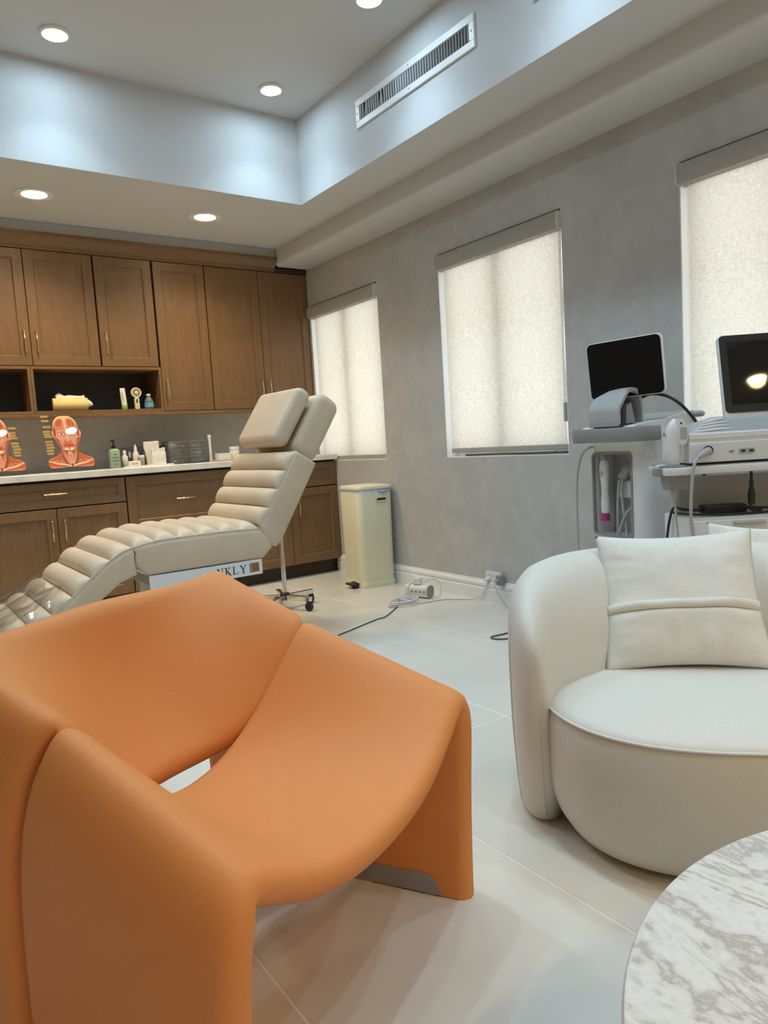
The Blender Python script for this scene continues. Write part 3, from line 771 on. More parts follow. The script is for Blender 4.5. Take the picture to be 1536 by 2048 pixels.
# ------------------------------------------------------------------ reclined treatment chair
def recliner():
    yn, yf = 3.15, 3.83; yc = (yn+yf)/2
    t = thing('treatment_chair', 'reclined taupe treatment chair with channel-quilted cushions', 'chair', (1.2, yc, 0))
    L = t.location; hw = (yf-yn)/2
    def body(name, poly, y0, y1, bev, m='taupe', parent=t):
        b = prism([(x-L.x, z) for x, z in poly], -(y1-L.y), -(y0-L.y), XZ, bev, 3)
        return ob(name, b, m, parent, True, radians(50))
    def channels(parent, P, per, hgt, w, y0=0.0):
        P = [Vector((x-L.x, 0, z)) for x, z in P]
        C = catmull([tuple(p) for p in P], 12)
        acc = [0]
        for a, b in zip(C, C[1:]): acc.append(acc[-1]+(b-a).length)
        n = max(1, round(acc[-1]/per)); step = acc[-1]/n
        def at(d):
            for i in range(1, len(C)):
                if acc[i] >= d-1e-9: return C[i-1].lerp(C[i], (d-acc[i-1])/max(acc[i]-acc[i-1], 1e-9))
            return C[-1]
        for k in range(n):
            a, b = at(k*step), at((k+1)*step)
            tg = (b-a); ln = tg.length; tg.normalize(); nr = Vector((-tg.z, 0, tg.x))
            if nr.z < 0: nr = -nr
            mid = (a+b)/2
            bm = bmesh.new(); NS, NT = 12, 26; G = []
            for j in range(NT+1):
                v = -cos(pi*j/NT); row = []
                for i in range(NS+1):
                    u = -cos(pi*i/NS)
                    hh = hgt*(max(1-abs(u)**2.2, 0)**0.5)*(max(1-abs(v)**7, 0)**0.5)*(1+0.04*noise.noise(Vector((u, v*3, k*1.7+mid.x*9))))
                    row.append(bm.verts.new(tg*(u*ln*0.505)+Vector((0, v*w, 0))+nr*(hh-0.004)))
                G.append(row)
            for j in range(NT):
                for i in range(NS): bm.faces.new((G[j][i], G[j][i+1], G[j+1][i+1], G[j+1][i]))
            c = [bm.verts.new(tg*(sx*ln*0.49)+Vector((0, sy*w*0.98, 0))-nr*0.03) for sx, sy in ((-1, -1), (1, -1), (1, 1), (-1, 1))]
            bm.faces.new(c)
            ring = G[0]+[r[-1] for r in G[1:-1]]+list(reversed(G[-1]))+[r[0] for r in reversed(G[1:-1])]
            # skirt down to a flat bottom
            low = [bm.verts.new(v.co-nr*(0.026)) for v in ring]
            for i in range(len(ring)):
                bm.faces.new((ring[i], ring[(i+1) % len(ring)], low[(i+1) % len(low)], low[i]))
            bmesh.ops.delete(bm, geom=c, context='VERTS')
            ob('channel', bm, 'taupe', parent, True, radians(80), loc=(mid.x, 0, mid.z))
    seat_top = [(0.895, 0.602), (0.96, 0.614), (1.035, 0.621), (1.20, 0.622), (1.35, 0.621), (1.50, 0.614)]
    s = body('seat', seat_top+[(1.555, 0.56), (1.56, 0.52), (1.51, 0.474), (0.95, 0.474), (0.90, 0.52)], yn, yf, 0.018)
    channels(s, seat_top, 0.104, 0.048, hw*0.985)
    leg_top = [(0.895, 0.602), (0.85, 0.590), (0.78, 0.549), (0.70, 0.486), (0.62, 0.42), (0.55, 0.372)]
    l = body('leg_rest', leg_top+[(0.585, 0.30), (0.66, 0.335), (0.76, 0.41), (0.83, 0.46), (0.905, 0.485)], yn, yf, 0.018)
    channels(l, leg_top, 0.104, 0.048, hw*0.985)
    foot_top = [(0.55, 0.372), (0.45, 0.325), (0.34, 0.278), (0.20, 0.225)]
    f = body('foot_rest', foot_top+[(0.22, 0.15), (0.36, 0.20), (0.48, 0.25), (0.585, 0.30)], yn, yf, 0.018)
    channels(f, foot_top, 0.104, 0.045, hw*0.985)
    back_top = [(1.505, 0.628), (1.565, 0.725), (1.62, 0.812), (1.72, 0.972)]
    b = body('backrest', back_top+[(1.735, 0.978), (1.838, 0.912), (1.832, 0.895), (1.615, 0.545), (1.585, 0.520), (1.555, 0.525), (1.515, 0.585)], yn, yf, 0.018)
    # channel normals must face up-left on the back
    P = [Vector((x-L.x, 0, z)) for x, z in back_top]
    channels(b, back_top, 0.104, 0.046, hw*0.985)
    # side piping along the top edge
    for yy in (yn, yf):
        sg = -1 if yy == yn else 1
        pts = [(x-L.x, sg*(hw-0.010), z+0.004) for x, z in foot_top[::-1]+leg_top[::-1][1:]+seat_top[1:]]
        ob('piping', tube(pts, 0.0045, 6, 4), 'taupe', t)
        pts = [(x-L.x+0.003, sg*(hw-0.010), z-0.001) for x, z in back_top]
        ob('piping', tube(pts, 0.0045, 6, 4), 'taupe', t)
    # head rest block and front pillow, tilted like the back
    def slab(name, c, half_u, half_n, half_y, ang, r, parent):
        d = Vector((cos(ang), 0, sin(ang))); nn = Vector((-sin(ang), 0, cos(ang)))
        Ms = Matrix(((d.x, nn.x, 0, c[0]-L.x), (0, 0, -1, 0), (d.z, nn.z, 0, c[1]), (0, 0, 0, 1)))
        b_ = prism(rrect(2*half_u, 2*half_n, r, 6), -half_y, half_y, Ms, r*0.8, 5)
        return ob(name, b_, 'taupe', parent, True, radians(60))
    ang = atan2(0.36, 0.235)
    slab('headrest', (1.915, 1.092), 0.182, 0.076, 0.245, ang, 0.055, t)
    hp = slab('head_pillow', (1.785, 1.152), 0.166, 0.048, 0.225, ang, 0.042, t)
    ob('headrest_bracket', tube([(1.75-L.x, 0.09, 0.92), (1.83-L.x, 0.09, 1.02)], 0.012, 10, 2), 'chrome', t)
    ob('headrest_bracket', tube([(1.75-L.x, -0.09, 0.92), (1.83-L.x, -0.09, 1.02)], 0.012, 10, 2), 'chrome', t)
    # white side plate with lettering
    bm = bmesh.new()
    def prr(x0, x1, z0, z1):
        box(bm, x0-L.x, x1-L.x, yn-0.006-L.y, yn+0.004-L.y, z0, z1)
    z0, z1 = 0.402, 0.472
    prr(0.95, 1.425, z0, z1); prr(1.478, 1.492, z0, z1); prr(1.425, 1.478, z0, z0+0.012); prr(1.425, 1.478, z1-0.012, z1)
    pl = ob('side_plate', bm, 'plastic_white', t)
    # serif capitals N K L Y, raised black strokes
    def stroke(bm, a, b, w):
        a, b = Vector(a), Vector(b); d = (b-a).normalized(); n = Vector((-d.y, d.x))*w/2
        q = [a-n, b-n, b+n, a+n]
        vs_ = [[bm.verts.new((p.x, y, p.y)) for p in q] for y in (0.0, -0.0012)]
        bm.faces.new(vs_[1]); bm.faces.new(list(reversed(vs_[0])))
        for i in range(4): bm.faces.new((vs_[0][i], vs_[0][(i+1) % 4], vs_[1][(i+1) % 4], vs_[1][i]))
    H_, th, tn = 0.036, 0.0052, 0.0022
    G = {
        'N': [((0.004, 0), (0.004, H_), tn), ((0.004, H_), (0.026, 0), th), ((0.026, 0), (0.026, H_), tn), ((-0.001, 0), (0.009, 0), tn), ((-0.002, H_), (0.006, H_), tn), ((0.021, H_), (0.031, H_), tn)],
        'K': [((0.006, 0), (0.006, H_), th), ((0.007, 0.013), (0.024, H_), tn), ((0.012, 0.020), (0.027, 0), th), ((0, 0), (0.012, 0), tn), ((0, H_), (0.012, H_), tn), ((0.018, H_), (0.029, H_), tn), ((0.021, 0), (0.031, 0), tn)],
        'L': [((0.006, 0), (0.006, H_), th), ((0.0, 0.001), (0.025, 0.001), tn), ((0.0, H_), (0.012, H_), tn), ((0.025, 0.0), (0.026, 0.010), tn)],
        'Y': [((0.0155, 0), (0.0155, 0.017), th), ((0.0155, 0.016), (0.004, H_), th), ((0.0155, 0.016), (0.027, H_), tn), ((0.009, 0), (0.022, 0), tn), ((-0.001, H_), (0.010, H_), tn), ((0.021, H_), (0.032, H_), tn)]}
    x = 1.262
    for ch in 'NKLY':
        bm = bmesh.new()
        for a, b, w in G[ch]: stroke(bm, a, b, w)
        o = ob('letter', bm, 'plastic_black', pl); o.location = (x-L.x, yn-0.006-L.y, 0.419)
        x += 0.0385
    # under frame and pedestal
    ob('frame_rail', bbox(0.98-L.x, 1.46-L.x, -0.30, 0.30, 0.41, 0.473, 0.004), 'plastic_midgrey', t)
    ob('pedestal', bbox(1.05-L.x, 1.40-L.x, -0.17, 0.17, 0.05, 0.40, 0.01), 'plastic_white', t)
    ob('floor_base', bbox(0.85-L.x, 1.58-L.x, -0.24, 0.24, 0.0, 0.05, 0.012), 'plastic_white', t)
    return t
recliner()
# clear plastic cover bunched over the foot end
def foot_wrap():
    bm = bmesh.new(); NX, NY = 46, 46; G = []
    def top(x):
        pts = [(0.14, 0.19), (0.20, 0.225), (0.34, 0.278), (0.45, 0.325), (0.55, 0.372), (0.62, 0.42), (0.68, 0.47)]
        for (a, za), (b, zb) in zip(pts, pts[1:]):
            if x <= b: return za+(zb-za)*(x-a)/(b-a)
        return pts[-1][1]
    for j in range(NY+1):
        v = j/NY; row = []
        for i in range(NX+1):
            u = i/NX
            edge = 0.60+0.05*noise.noise(Vector((v*4, 3.3, 0)))
            x = 0.18+(edge-0.18)*u; y = 3.13+0.72*v
            q = 0.056+0.016*abs(noise.noise(Vector((u*4, v*3.5, 1.1))))+0.003*noise.noise(Vector((u*14, v*12, 4.0)))
            dn = 0.0
            if v < 0.06: dn = (0.06-v)/0.06*0.10
            if v > 0.94: dn = (v-0.94)/0.06*0.06
            row.append(bm.verts.new((x, y, top(x)+q-dn)))
        G.append(row)
    for j in range(NY):
        for i in range(NX): bm.faces.new((G[j][i], G[j][i+1], G[j+1][i+1], G[j+1][i]))
    o = ob('plastic_cover', bm, 'plastic_wrap', None, True)
    setp(o, 'crinkled clear plastic cover over the foot end of the treatment chair', 'plastic cover')
foot_wrap()

# chrome rolling stand behind the chair
def rolling_stand():
    t = thing('rolling_stand', 'chrome pole on a castor star base behind the treatment chair', 'stand', (2.02, 3.965, 0), radians(20))
    ob('pole', lathe([(0.0155, 0.09), (0.0155, 0.56), (0.012, 0.57)], 20), 'chrome', t, True, radians(40))
    ob('hub', lathe([(0.022, 0.055), (0.030, 0.062), (0.030, 0.098), (0.018, 0.105)], 20), 'plastic_black', t, True, radians(40))
    arm = bm_mesh(bbox(0.02, 0.205, -0.015, 0.015, 0.060, 0.090, 0.003), 'arm'); arm.materials.append(MATS['chrome'])
    wh = lathe([(0.012, -0.012), (0.025, -0.011), (0.027, 0), (0.025, 0.011), (0.012, 0.012)], 18, M=Matrix.Rotation(pi/2, 4, 'X'))
    box(wh, -0.010, 0.010, -0.016, 0.016, 0.02, 0.038, 0.003)
    wme = bm_mesh(wh, 'castor', True, radians(40)); wme.materials.append(MATS['rubber_black'])
    for k in range(5):
        a = radians(-89+72*k)
        o = link('arm', arm, None, t); o.rotation_euler = (0, 0, a)
        c = link('castor', wme, None, o); c.location = (0.19, 0, 0.0275); c.rotation_euler = (0, 0, 0.6*k)
rolling_stand()

# ------------------------------------------------------------------ cream pedal bin
def pedal_bin():
    t = thing('pedal_bin', 'cream plastic pedal bin with lid and liner beside the cabinets', 'bin', (2.82, 4.19, 0), radians(-8))
    def rr(w, d, r, z, n=6): return [(x, y, z) for x, y in rrect(w, d, r, n)]
    ob('body', loft([rr(0.272, 0.302, 0.055, 0.030), rr(0.270, 0.300, 0.055, 0.05), rr(0.272, 0.304, 0.05, 0.35), rr(0.276, 0.308, 0.045, 0.650), rr(0.270, 0.302, 0.045, 0.655)]), 'bin_cream', t, True, radians(50))
    ob('plinth', loft([rr(0.282, 0.312, 0.058, 0.0), rr(0.284, 0.314, 0.058, 0.028), rr(0.276, 0.306, 0.055, 0.038)]), 'bin_cream', t, True, radians(50))
    ln = []
    for z, g in ((0.640, 0.268), (0.656, 0.274), (0.668, 0.270), (0.676, 0.262)):
        ring = rr(g, g+0.032, 0.045, z, 9)
        ln.append([(x*(1+0.012*noise.noise(Vector((x*30, y*30, z*60)))), y*(1+0.012*noise.noise(Vector((y*30, x*30, z*50)))), zz+0.004*noise.noise(Vector((x*25, y*25, 3)))) for x, y, zz in ring])
    li = ob('liner', loft(ln), 'bag_white', t, True, radians(50))
    ob('liner_knot', tube([(0.02, -0.155, 0.664), (0.06, -0.160, 0.659), (0.095, -0.156, 0.668), (0.115, -0.153, 0.672)], [0.003, 0.011, 0.008, 0.003], 8, 5), 'bag_blue', li)
    ob('lid', loft([rr(0.276, 0.308, 0.045, 0.677), rr(0.286, 0.318, 0.048, 0.680), rr(0.286, 0.318, 0.048, 0.695), rr(0.272, 0.304, 0.045, 0.702), rr(0.16, 0.18, 0.03, 0.708)]), 'bin_cream', t, True, radians(50))
    hb = bmesh.new()
    o_ = rrect(0.088, 0.034, 0.010, 4, 0.045, 0.606); i_ = rrect(0.072, 0.018, 0.006, 4, 0.045, 0.606)
    y0 = -0.1545
    A = [[hb.verts.new((x, y, z)) for x, z in ring] for ring, y in ((o_, y0), (o_, y0-0.004), (i_, y0-0.004), (i_, y0))]
    for a, b in zip(A, A[1:]):
        for i in range(len(o_)): hb.faces.new((a[i], a[(i+1) % len(o_)], b[(i+1) % len(o_)], b[i]))
    ob('grip', hb, 'bin_cream', t)
    ob('grip_slot', bbox(0.012, 0.078, y0-0.0012, y0-0.0002, 0.600, 0.614), 'dark_gap', t)
    pd = bmesh.new(); box(pd, -0.205, -0.138, -0.11, -0.01, 0.022, 0.034, 0.005, 2); box(pd, -0.165, -0.1405, -0.10, -0.02, 0.002, 0.030, 0.003)
    ob('pedal', pd, 'plastic_black', t)
    pc = bmesh.new(); box(pc, -0.150, -0.1385, -0.122, 0.002, 0.036, 0.052, 0.003)
    ob('pedal_hood', pc, 'bin_cream', t)
pedal_bin()

# ------------------------------------------------------------------ wall outlet, charger block and cords on the floor
ou = thing('wall_outlet', 'white double wall outlet above the baseboard', 'outlet', (XW, 3.088, 0.098))
ob('cover_plate', bbox(-0.006, 0.0, -0.066, 0.066, 0.0, 0.088, 0.002), 'plastic_white', ou)
for yy in (0.032, -0.032):
    r_ = ob('receptacle', bbox(-0.0085, -0.006, yy-0.017, yy+0.017, 0.010, 0.078, 0.001), 'plastic_white', ou)
    sl = bmesh.new()
    for zz in (0.026, 0.060):
        for dy in (-0.006, 0.006): box(sl, -0.0091, -0.0086, yy+dy-0.0012, yy+dy+0.0012, zz, zz+0.009)
    ob('slots', sl, 'dark_gap', r_)
pg = thing('power_plug', 'dark grey square plug in the wall outlet beside the armchair', 'plug', (XW-0.006, 3.01, 0.12))
ob('plug_body', bbox(-0.045, -0.004, -0.028, 0.012, 0.0, 0.058, 0.004), 'plastic_grey', pg)
ob('cord', tube([(-0.045, -0.010, 0.03), (-0.07, -0.012, 0.03), (-0.095, -0.03, 0.012), (-0.11, -0.10, -0.06), (-0.115, -0.20, -0.113), (-0.11, -0.5, -0.116)], [0.009, 0.008, 0.004, 0.0035, 0.0035, 0.0035], 8, 6), 'cable_grey', pg)
ch = thing('charger_block', 'white cylindrical charger tower with grey end lying on the tiles', 'charger', (2.765, 3.545, 0.0), radians(-72))
ch.scale = (1.25, 1.25, 1.25)
ob('body', loft([[(x, y, z+0.034) for y, z in rrect(0.062, 0.062, 0.022, 5)] for x in (-0.055, 0.055)]), 'plastic_white', ch, True, radians(40))
ob('end_cap', loft([[(x, y, z+0.034) for y, z in rrect(0.058, 0.058, 0.021, 5)] for x in (0.055, 0.060)]), 'plastic_grey', ch)
ob('collar', loft([[(x, y, z+0.036) for y, z in rrect(0.070, 0.070, 0.022, 5)] for x in (-0.072, -0.055)]), 'plastic_white', ch, True, radians(40))
ob('plug_adapter', bbox(-0.035, 0.005, -0.018, 0.018, 0.066, 0.102, 0.006, 2), 'plastic_white', ch)
prt = bmesh.new()
for k in range(4): box(prt, -0.040+k*0.024, -0.028+k*0.024, -0.0318, -0.0308, 0.030, 0.040)
ob('ports', prt, 'plastic_grey', ch)
wc = bmesh.new()
coil = []
for k in range(0, 34):
    a = k*0.62; coil.append((2.565+0.095*cos(a)*(1+0.12*sin(k*1.7)), 3.465+0.060*sin(a)*(1+0.14*cos(k*1.3)), 0.006+0.0009*k))
path = [(2.715, 3.62, 0.035), (2.68, 3.63, 0.012), (2.62, 3.60, 0.006)]+coil+[(2.60, 3.42, 0.022), (2.66, 3.40, 0.008), (2.76, 3.39, 0.005), (2.83, 3.36, 0.005), (2.88, 3.29, 0.006), (2.915, 3.235, 0.010), (2.935, 3.18, 0.035), (2.946, 3.14, 0.085), (2.95, 3.125, 0.125), (2.957, 3.122, 0.140)]
ob_c = ob('extension_cord', tube(path, 0.0048, 6, 4), 'cable_white')
setp(ob_c, 'white coiled cord running from charger block to wall outlet', 'cord')
pgw = thing('power_plug', 'white plug at the end of the coiled cord in the outlet', 'plug', (XW-0.0095, 3.120, 0.128))
ob('plug_body', tube([(0.0, 0.0, 0.014), (-0.018, 0.002, 0.012), (-0.034, 0.006, 0.004)], [0.013, 0.011, 0.005], 10, 4), 'cable_white', pgw)
setp(ob('floor_cord', tube([(2.655, 3.60, 0.006), (2.55, 3.50, 0.004), (2.47, 3.42, 0.004), (2.30, 3.295, 0.004), (2.25, 3.29, 0.004), (2.105, 3.24, 0.004), (2.0, 3.20, 0.004), (1.90, 3.165, 0.004), (1.70, 3.05, 0.004), (1.5, 3.06, 0.004)], 0.0036, 6, 5), 'cable_dark'), 'thin dark cord trailing across the tiles toward the orange chair', 'cord')
setp(ob('charging_cable', tube([(2.80, 3.555, 0.088), (2.855, 3.535, 0.105), (2.88, 3.50, 0.085), (2.872, 3.475, 0.040), (2.845, 3.455, 0.012)], 0.0022, 6, 5), 'cable_grey'), 'thin grey charging cable looping up from charger block', 'cable')
setp(ob('cord_loop', tube([(2.62, 2.55, 0.004), (2.50, 2.545, 0.004), (2.425, 2.555, 0.004), (2.402, 2.530, 0.004), (2.415, 2.495, 0.004), (2.46, 2.470, 0.004), (2.60, 2.455, 0.004)], 0.0042, 6, 6), 'cable_dark'), 'black cord loop lying on the tiles beside the armchair', 'cord')

# ------------------------------------------------------------------ machine A: tall cart with tilted black monitor
MA_RZ = radians(-100); MA_LOC = Vector((2.548, 2.028, 0))
def mA(x, y, z):
    c, s = cos(MA_RZ), sin(MA_RZ); return Vector((MA_LOC.x+x*c-y*s, MA_LOC.y+x*s+y*c, z))
def machine_a():
    t = thing('treatment_machine', 'white and grey treatment machine with a black monitor by the wall', 'machine', MA_LOC, MA_RZ)
    W, D = 0.318, 0.29
    # front with an opening: frame ring lofted back to the side walls
    def ring(x0, x1, y0, y1, r, z): return [(x, y, z) for x, y in rrect(x1-x0, y1-y0, r, 7, (x0+x1)/2, (y0+y1)/2)]
    # lower block, upper block, and the columns that frame the recess
    zr0, zr1 = 0.543, 0.893
    ob('lower_body', loft([ring(0.02, W-0.01, 0.02, D, 0.05, 0.06), ring(0.004, W, 0.004, D, 0.055, 0.10), ring(0, W, 0, D, 0.055, zr0)]), 'plastic_white', t, True, radians(50))
    ob('upper_body', loft([ring(0, W, 0, D, 0.055, zr1), ring(0, W+0.003, -0.004, D, 0.055, 0.93), ring(-0.004, W+0.010, -0.020, D+0.005, 0.055, 0.968)]), 'plastic_white', t, True, radians(50))
    pol = [(0.0, 0.055), (0.004, 0.035), (0.016, 0.016), (0.026, 0.006), (0.026, 0.12), (0.245, 0.12), (0.245, 0.001), (0.263, 0.0), (0.290, 0.008), (0.310, 0.028), (W, 0.055), (W, D-0.04), (W-0.04, D), (0.04, D), (0, D-0.04)]
    ob('column', prism(pol, zr0, zr1), 'plastic_white', t, True, radians(40))
    # recess trim and grey back
    bm = bmesh.new()
    o_ = rrect(0.232, zr1-zr0+0.006, 0.022, 5, 0.136, (zr0+zr1)/2); i_ = rrect(0.218, zr1-zr0-0.010, 0.018, 5, 0.136, (zr0+zr1)/2)
    A = [[bm.verts.new((x, y, z)) for x, z in rg] for rg, y in ((o_, 0.004), (o_, -0.005), (i_, -0.005), (i_, 0.012))]
    for a, b in zip(A, A[1:]):
        for i in range(len(o_)): bm.faces.new((a[i], a[(i+1) % len(o_)], b[(i+1) % len(o_)], b[i]))
    ob('recess_trim', bm, 'plastic_grey', t, True, radians(50))
    ob('recess_back', bbox(0.028, 0.243, 0.112, 0.119, zr0+0.001, zr1-0.001), 'plastic_midgrey', t)
    hk = bmesh.new(); box(hk, 0.100, 0.178, 0.060, 0.112, 0.70, 0.775, 0.008, 2); box(hk, 0.205, 0.242, 0.060, 0.112, 0.70, 0.775, 0.008, 2)
    ob('cable_holder', hk, 'plastic_white', t)
    # deck: sloping tray
    dk = [(-0.045, 0.958), (-0.045, 0.998), (-0.030, 1.004), (0.10, 1.018), (0.285, 1.052), (0.295, 1.045), (0.295, 0.968)]
    ob('deck', loft([[(x, y, z) for y, z in dk] for x in (0.012, 0.312)]), 'plastic_white', t)
    rim = bmesh.new()
    for x in (0.006, 0.308): box(rim, x, x+0.008, -0.04, 0.29, 0.998, 1.006)
    ob('deck_inlay', loft([[(x, y, z) for y, z in ((0.12, 1.0225), (0.275, 1.0525), (0.275, 1.045), (0.12, 1.015))] for x in (0.03, 0.295)]), 'plastic_midgrey', t)
    # wrap handle: grey band round the front
    hp = [(0.345, 0.055), (0.345, -0.005), (0.335, -0.045), (0.300, -0.075), (0.230, -0.082), (0.10, -0.082), (0.03, -0.082), (-0.005, -0.070), (-0.020, -0.035), (-0.020, 0.02)]
    C = catmull([(x, y, 0) for x, y in hp], 6); rings = []
    for i, c in enumerate(C):
        tg = (C[min(i+1, len(C)-1)]-C[max(i-1, 0)]).normalized(); n = Vector((tg.y, -tg.x, 0))
        rings.append([c+n*o+Vector((0, 0, z)) for o, z in ((0.008, 0.940), (0.011, 0.952), (0.011, 0.988), (0.007, 0.998), (-0.006, 0.998), (-0.010, 0.988), (-0.010, 0.952), (-0.006, 0.940))])
    ob('front_handle', loft(rings), 'plastic_grey', t, True, radians(40))
    cn = bmesh.new(); box(cn, 0.318, 0.338, 0.030, 0.060, 0.945, 0.995, 0.004); box(cn, -0.014, 0.014, 0.005, 0.030, 0.945, 0.995, 0.004)
    ob('handle_mount', cn, 'plastic_white', t)
    ob('rear_handle', tube([(0.03, 0.29, 1.03), (0.03, 0.335, 1.035), (0.16, 0.34, 1.035), (0.29, 0.335, 1.035), (0.335, 0.30, 1.035), (0.315, 0.27, 1.035)], 0.013, 8, 5), 'plastic_midgrey', t)
    # dock: arched hood open toward the right
    arch = [(-0.045, 0.0), (-0.045, 0.062), (-0.040, 0.080), (-0.005, 0.128), (0.012, 0.146), (0.030, 0.152), (0.052, 0.148), (0.070, 0.132), (0.082, 0.104), (0.090, 0.060), (0.092, 0.0)]
    inner = [(a*0.86+0.003, b*0.90) for a, b in arch]
    def pt(x, p): return (x, p[0]-0.015, 1.003+p[1]+0.10*max(p[0], 0)*0.3)
    bm = bmesh.new(); n = len(arch)
    rg = [[bm.verts.new(pt(x, p)) for p in pr_] for x, pr_ in ((0.075, arch), (0.248, arch), (0.248, inner), (0.095, inner))]
    for a, b in zip(rg, rg[1:]):
        for i in range(n-1): bm.faces.new((a[i], a[i+1], b[i+1], b[i]))
    bm.faces.new(rg[0]); bm.faces.new(list(reversed(rg[3])))
    ob('dock_hood', bm, 'plastic_midgrey', t, True, radians(45))
    ob('dock_base', bbox(0.078, 0.252, -0.058, 0.078, 1.0045, 1.0105), 'plastic_black', t)
    ob('dock_inner', loft([[(x, y, z) for y, z in ((-0.01, 1.012), (-0.005, 1.085), (0.02, 1.095), (0.04, 1.012))] for x in (0.12, 0.236)]), 'plastic_grey', t, True, radians(40))
    ob('monitor_stem', bbox(0.185, 0.215, 0.075, 0.105, 1.015, 1.18, 0.006, 2), 'plastic_midgrey', t)
    for cx, cy in ((0.04, 0.05), (0.28, 0.05), (0.04, 0.25), (0.28, 0.25)):
        w = lathe([(0.012, -0.012), (0.026, -0.011), (0.028, 0), (0.026, 0.011), (0.012, 0.012)], 16, M=Matrix.Translation((cx, cy, 0.028)) @ Matrix.Rotation(pi/2, 4, 'X'))
        box(w, cx-0.012, cx+0.012, cy-0.014, cy+0.014, 0.035, 0.064)
        ob('castor', w, 'rubber_black', t, True, radians(40))
    # monitor
    mw, mh = 0.312, 0.236
    Mm = Matrix.Translation((2.535, 1.823, 1.236)) @ Matrix.Rotation(radians(-76.5), 4, 'Z') @ Matrix.Rotation(radians(6), 4, 'X') @ Matrix.Rotation(radians(-1.5), 4, 'Y')
    Ml = Matrix.LocRotScale(MA_LOC, Matrix.Rotation(MA_RZ, 3, 'Z').to_quaternion(), None).inverted() @ Mm
    f = prism(rrect(mw, mh, 0.022, 6), -0.014, 0.004, XZ, 0.003); bmesh.ops.transform(f, matrix=Ml, verts=f.verts)
    mo = ob('monitor', f, 'plastic_white', t, True, radians(40))
    f = prism(rrect(mw-0.008, mh-0.008, 0.020, 6), 0.0045, 0.0065, XZ); bmesh.ops.transform(f, matrix=Ml, verts=f.verts)
    ob('screen', f, 'screen_matt', mo)
    return t
machine_a()
# wand hanging in machine A
def wand():
    p = mA(0.062, 0.028, 0.60)
    t = thing('treatment_wand', 'white handheld wand with magenta tip hanging in the machine recess', 'wand', p, MA_RZ)
    prof = [(0.019, 0.035), (0.021, 0.06), (0.0205, 0.09), (0.0165, 0.115), (0.0165, 0.135), (0.019, 0.165), (0.0235, 0.20), (0.0235, 0.225), (0.020, 0.25), (0.015, 0.262)]
    rings = [[(r*cos(2*pi*i/20), r*0.8*sin(2*pi*i/20), z) for i in range(20)] for r, z in prof]
    ob('body', loft(rings), 'plastic_white', t, True, radians(50))
    ob('tip', lathe([(0.0155, 0.0), (0.0175, 0.002), (0.0175, 0.034), (0.0155, 0.035)], 20), 'magenta', t, True, radians(40))
    b = lathe([(0.0105, 0.0), (0.0105, 0.003), (0.006, 0.004)], 16, M=Matrix.Translation((0, -0.0165, 0.205)) @ Matrix.Diagonal((1, 1, 1.3, 1)) @ Matrix.Rotation(pi/2, 4, 'X'))
    ob('button', b, 'plastic_midgrey', t, True, radians(40))
    ob('strain_relief', tube([(0, 0, 0.258), (-0.004, -0.004, 0.285), (-0.012, -0.010, 0.302)], [0.0125, 0.010, 0.006], 10, 4), 'plastic_midgrey', t)
    ob('cable', tube([(-0.012, -0.010, 0.300), (-0.035, -0.020, 0.318), (-0.062, -0.026, 0.316), (-0.10, -0.035, 0.285), (-0.125, -0.04, 0.20), (-0.135, -0.04, 0.08), (-0.135, -0.04, -0.10), (-0.125, -0.04, -0.25), (-0.10, -0.03, -0.40), (-0.09, 0.0, -0.56), (-0.07, 0.05, -0.596), (0.02, 0.03, -0.596)], 0.0052, 8, 6), 'cable_grey', t)
wand()
def plugged_cable(name, label, pts, r, head, hm):
    p0 = mA(*pts[0]); t = thing(name, label, 'cable', p0, 0)
    W_ = [mA(*q)-p0 for q in pts]
    ob('connector', tube([W_[0]+Vector((0, 0, 0.0)), W_[1]], head, 10, 2), hm, t)
    ob('cord', tube(W_[1:], r, 8, 6), 'cable_grey', t)
plugged_cable('probe_cable', 'grey probe cable hanging left of the blue connector in the recess', [(0.150, 0.085, 0.845), (0.137, 0.045, 0.785), (0.128, 0.040, 0.72), (0.126, 0.036, 0.60), (0.130, 0.025, 0.50), (0.128, -0.035, 0.44), (0.13, -0.035, 0.20), (0.14, -0.04, 0.012)], 0.006, 0.014, 'plastic_midgrey')
plugged_cable('probe_cable', 'grey probe cable crossing the recess to the lower right', [(0.168, 0.085, 0.840), (0.153, 0.045, 0.785), (0.146, 0.042, 0.74), (0.158, 0.038, 0.66), (0.178, 0.032, 0.57), (0.196, 0.010, 0.50), (0.20, -0.035, 0.44), (0.20, -0.03, 0.2), (0.19, -0.03, 0.012)], 0.006, 0.014, 'plastic_midgrey')
plugged_cable('probe_cable', 'cable with dark blue connector crossing to the lower left', [(0.205, 0.085, 0.80), (0.207, 0.048, 0.735), (0.205, 0.046, 0.70), (0.200, 0.042, 0.665), (0.186, 0.030, 0.645), (0.165, 0.022, 0.60), (0.142, 0.014, 0.53), (0.14, -0.03, 0.46), (0.15, -0.04, 0.2), (0.16, -0.05, 0.012)], 0.0055, 0.012, 'navy')
setp(ob('monitor_cable', tube([mA(0.215, 0.10, 1.115), mA(0.27, 0.10, 1.125), mA(0.345, 0.115, 1.105), mA(0.395, 0.15, 1.05), mA(0.425, 0.19, 0.96), mA(0.43, 0.20, 0.80), mA(0.43, 0.20, 0.5), mA(0.44, 0.19, 0.05), mA(0.40, 0.2, 0.008)], 0.0062, 8, 6), 'plastic_black'), 'thick black cable arching from the monitor stem over the cart', 'cable')

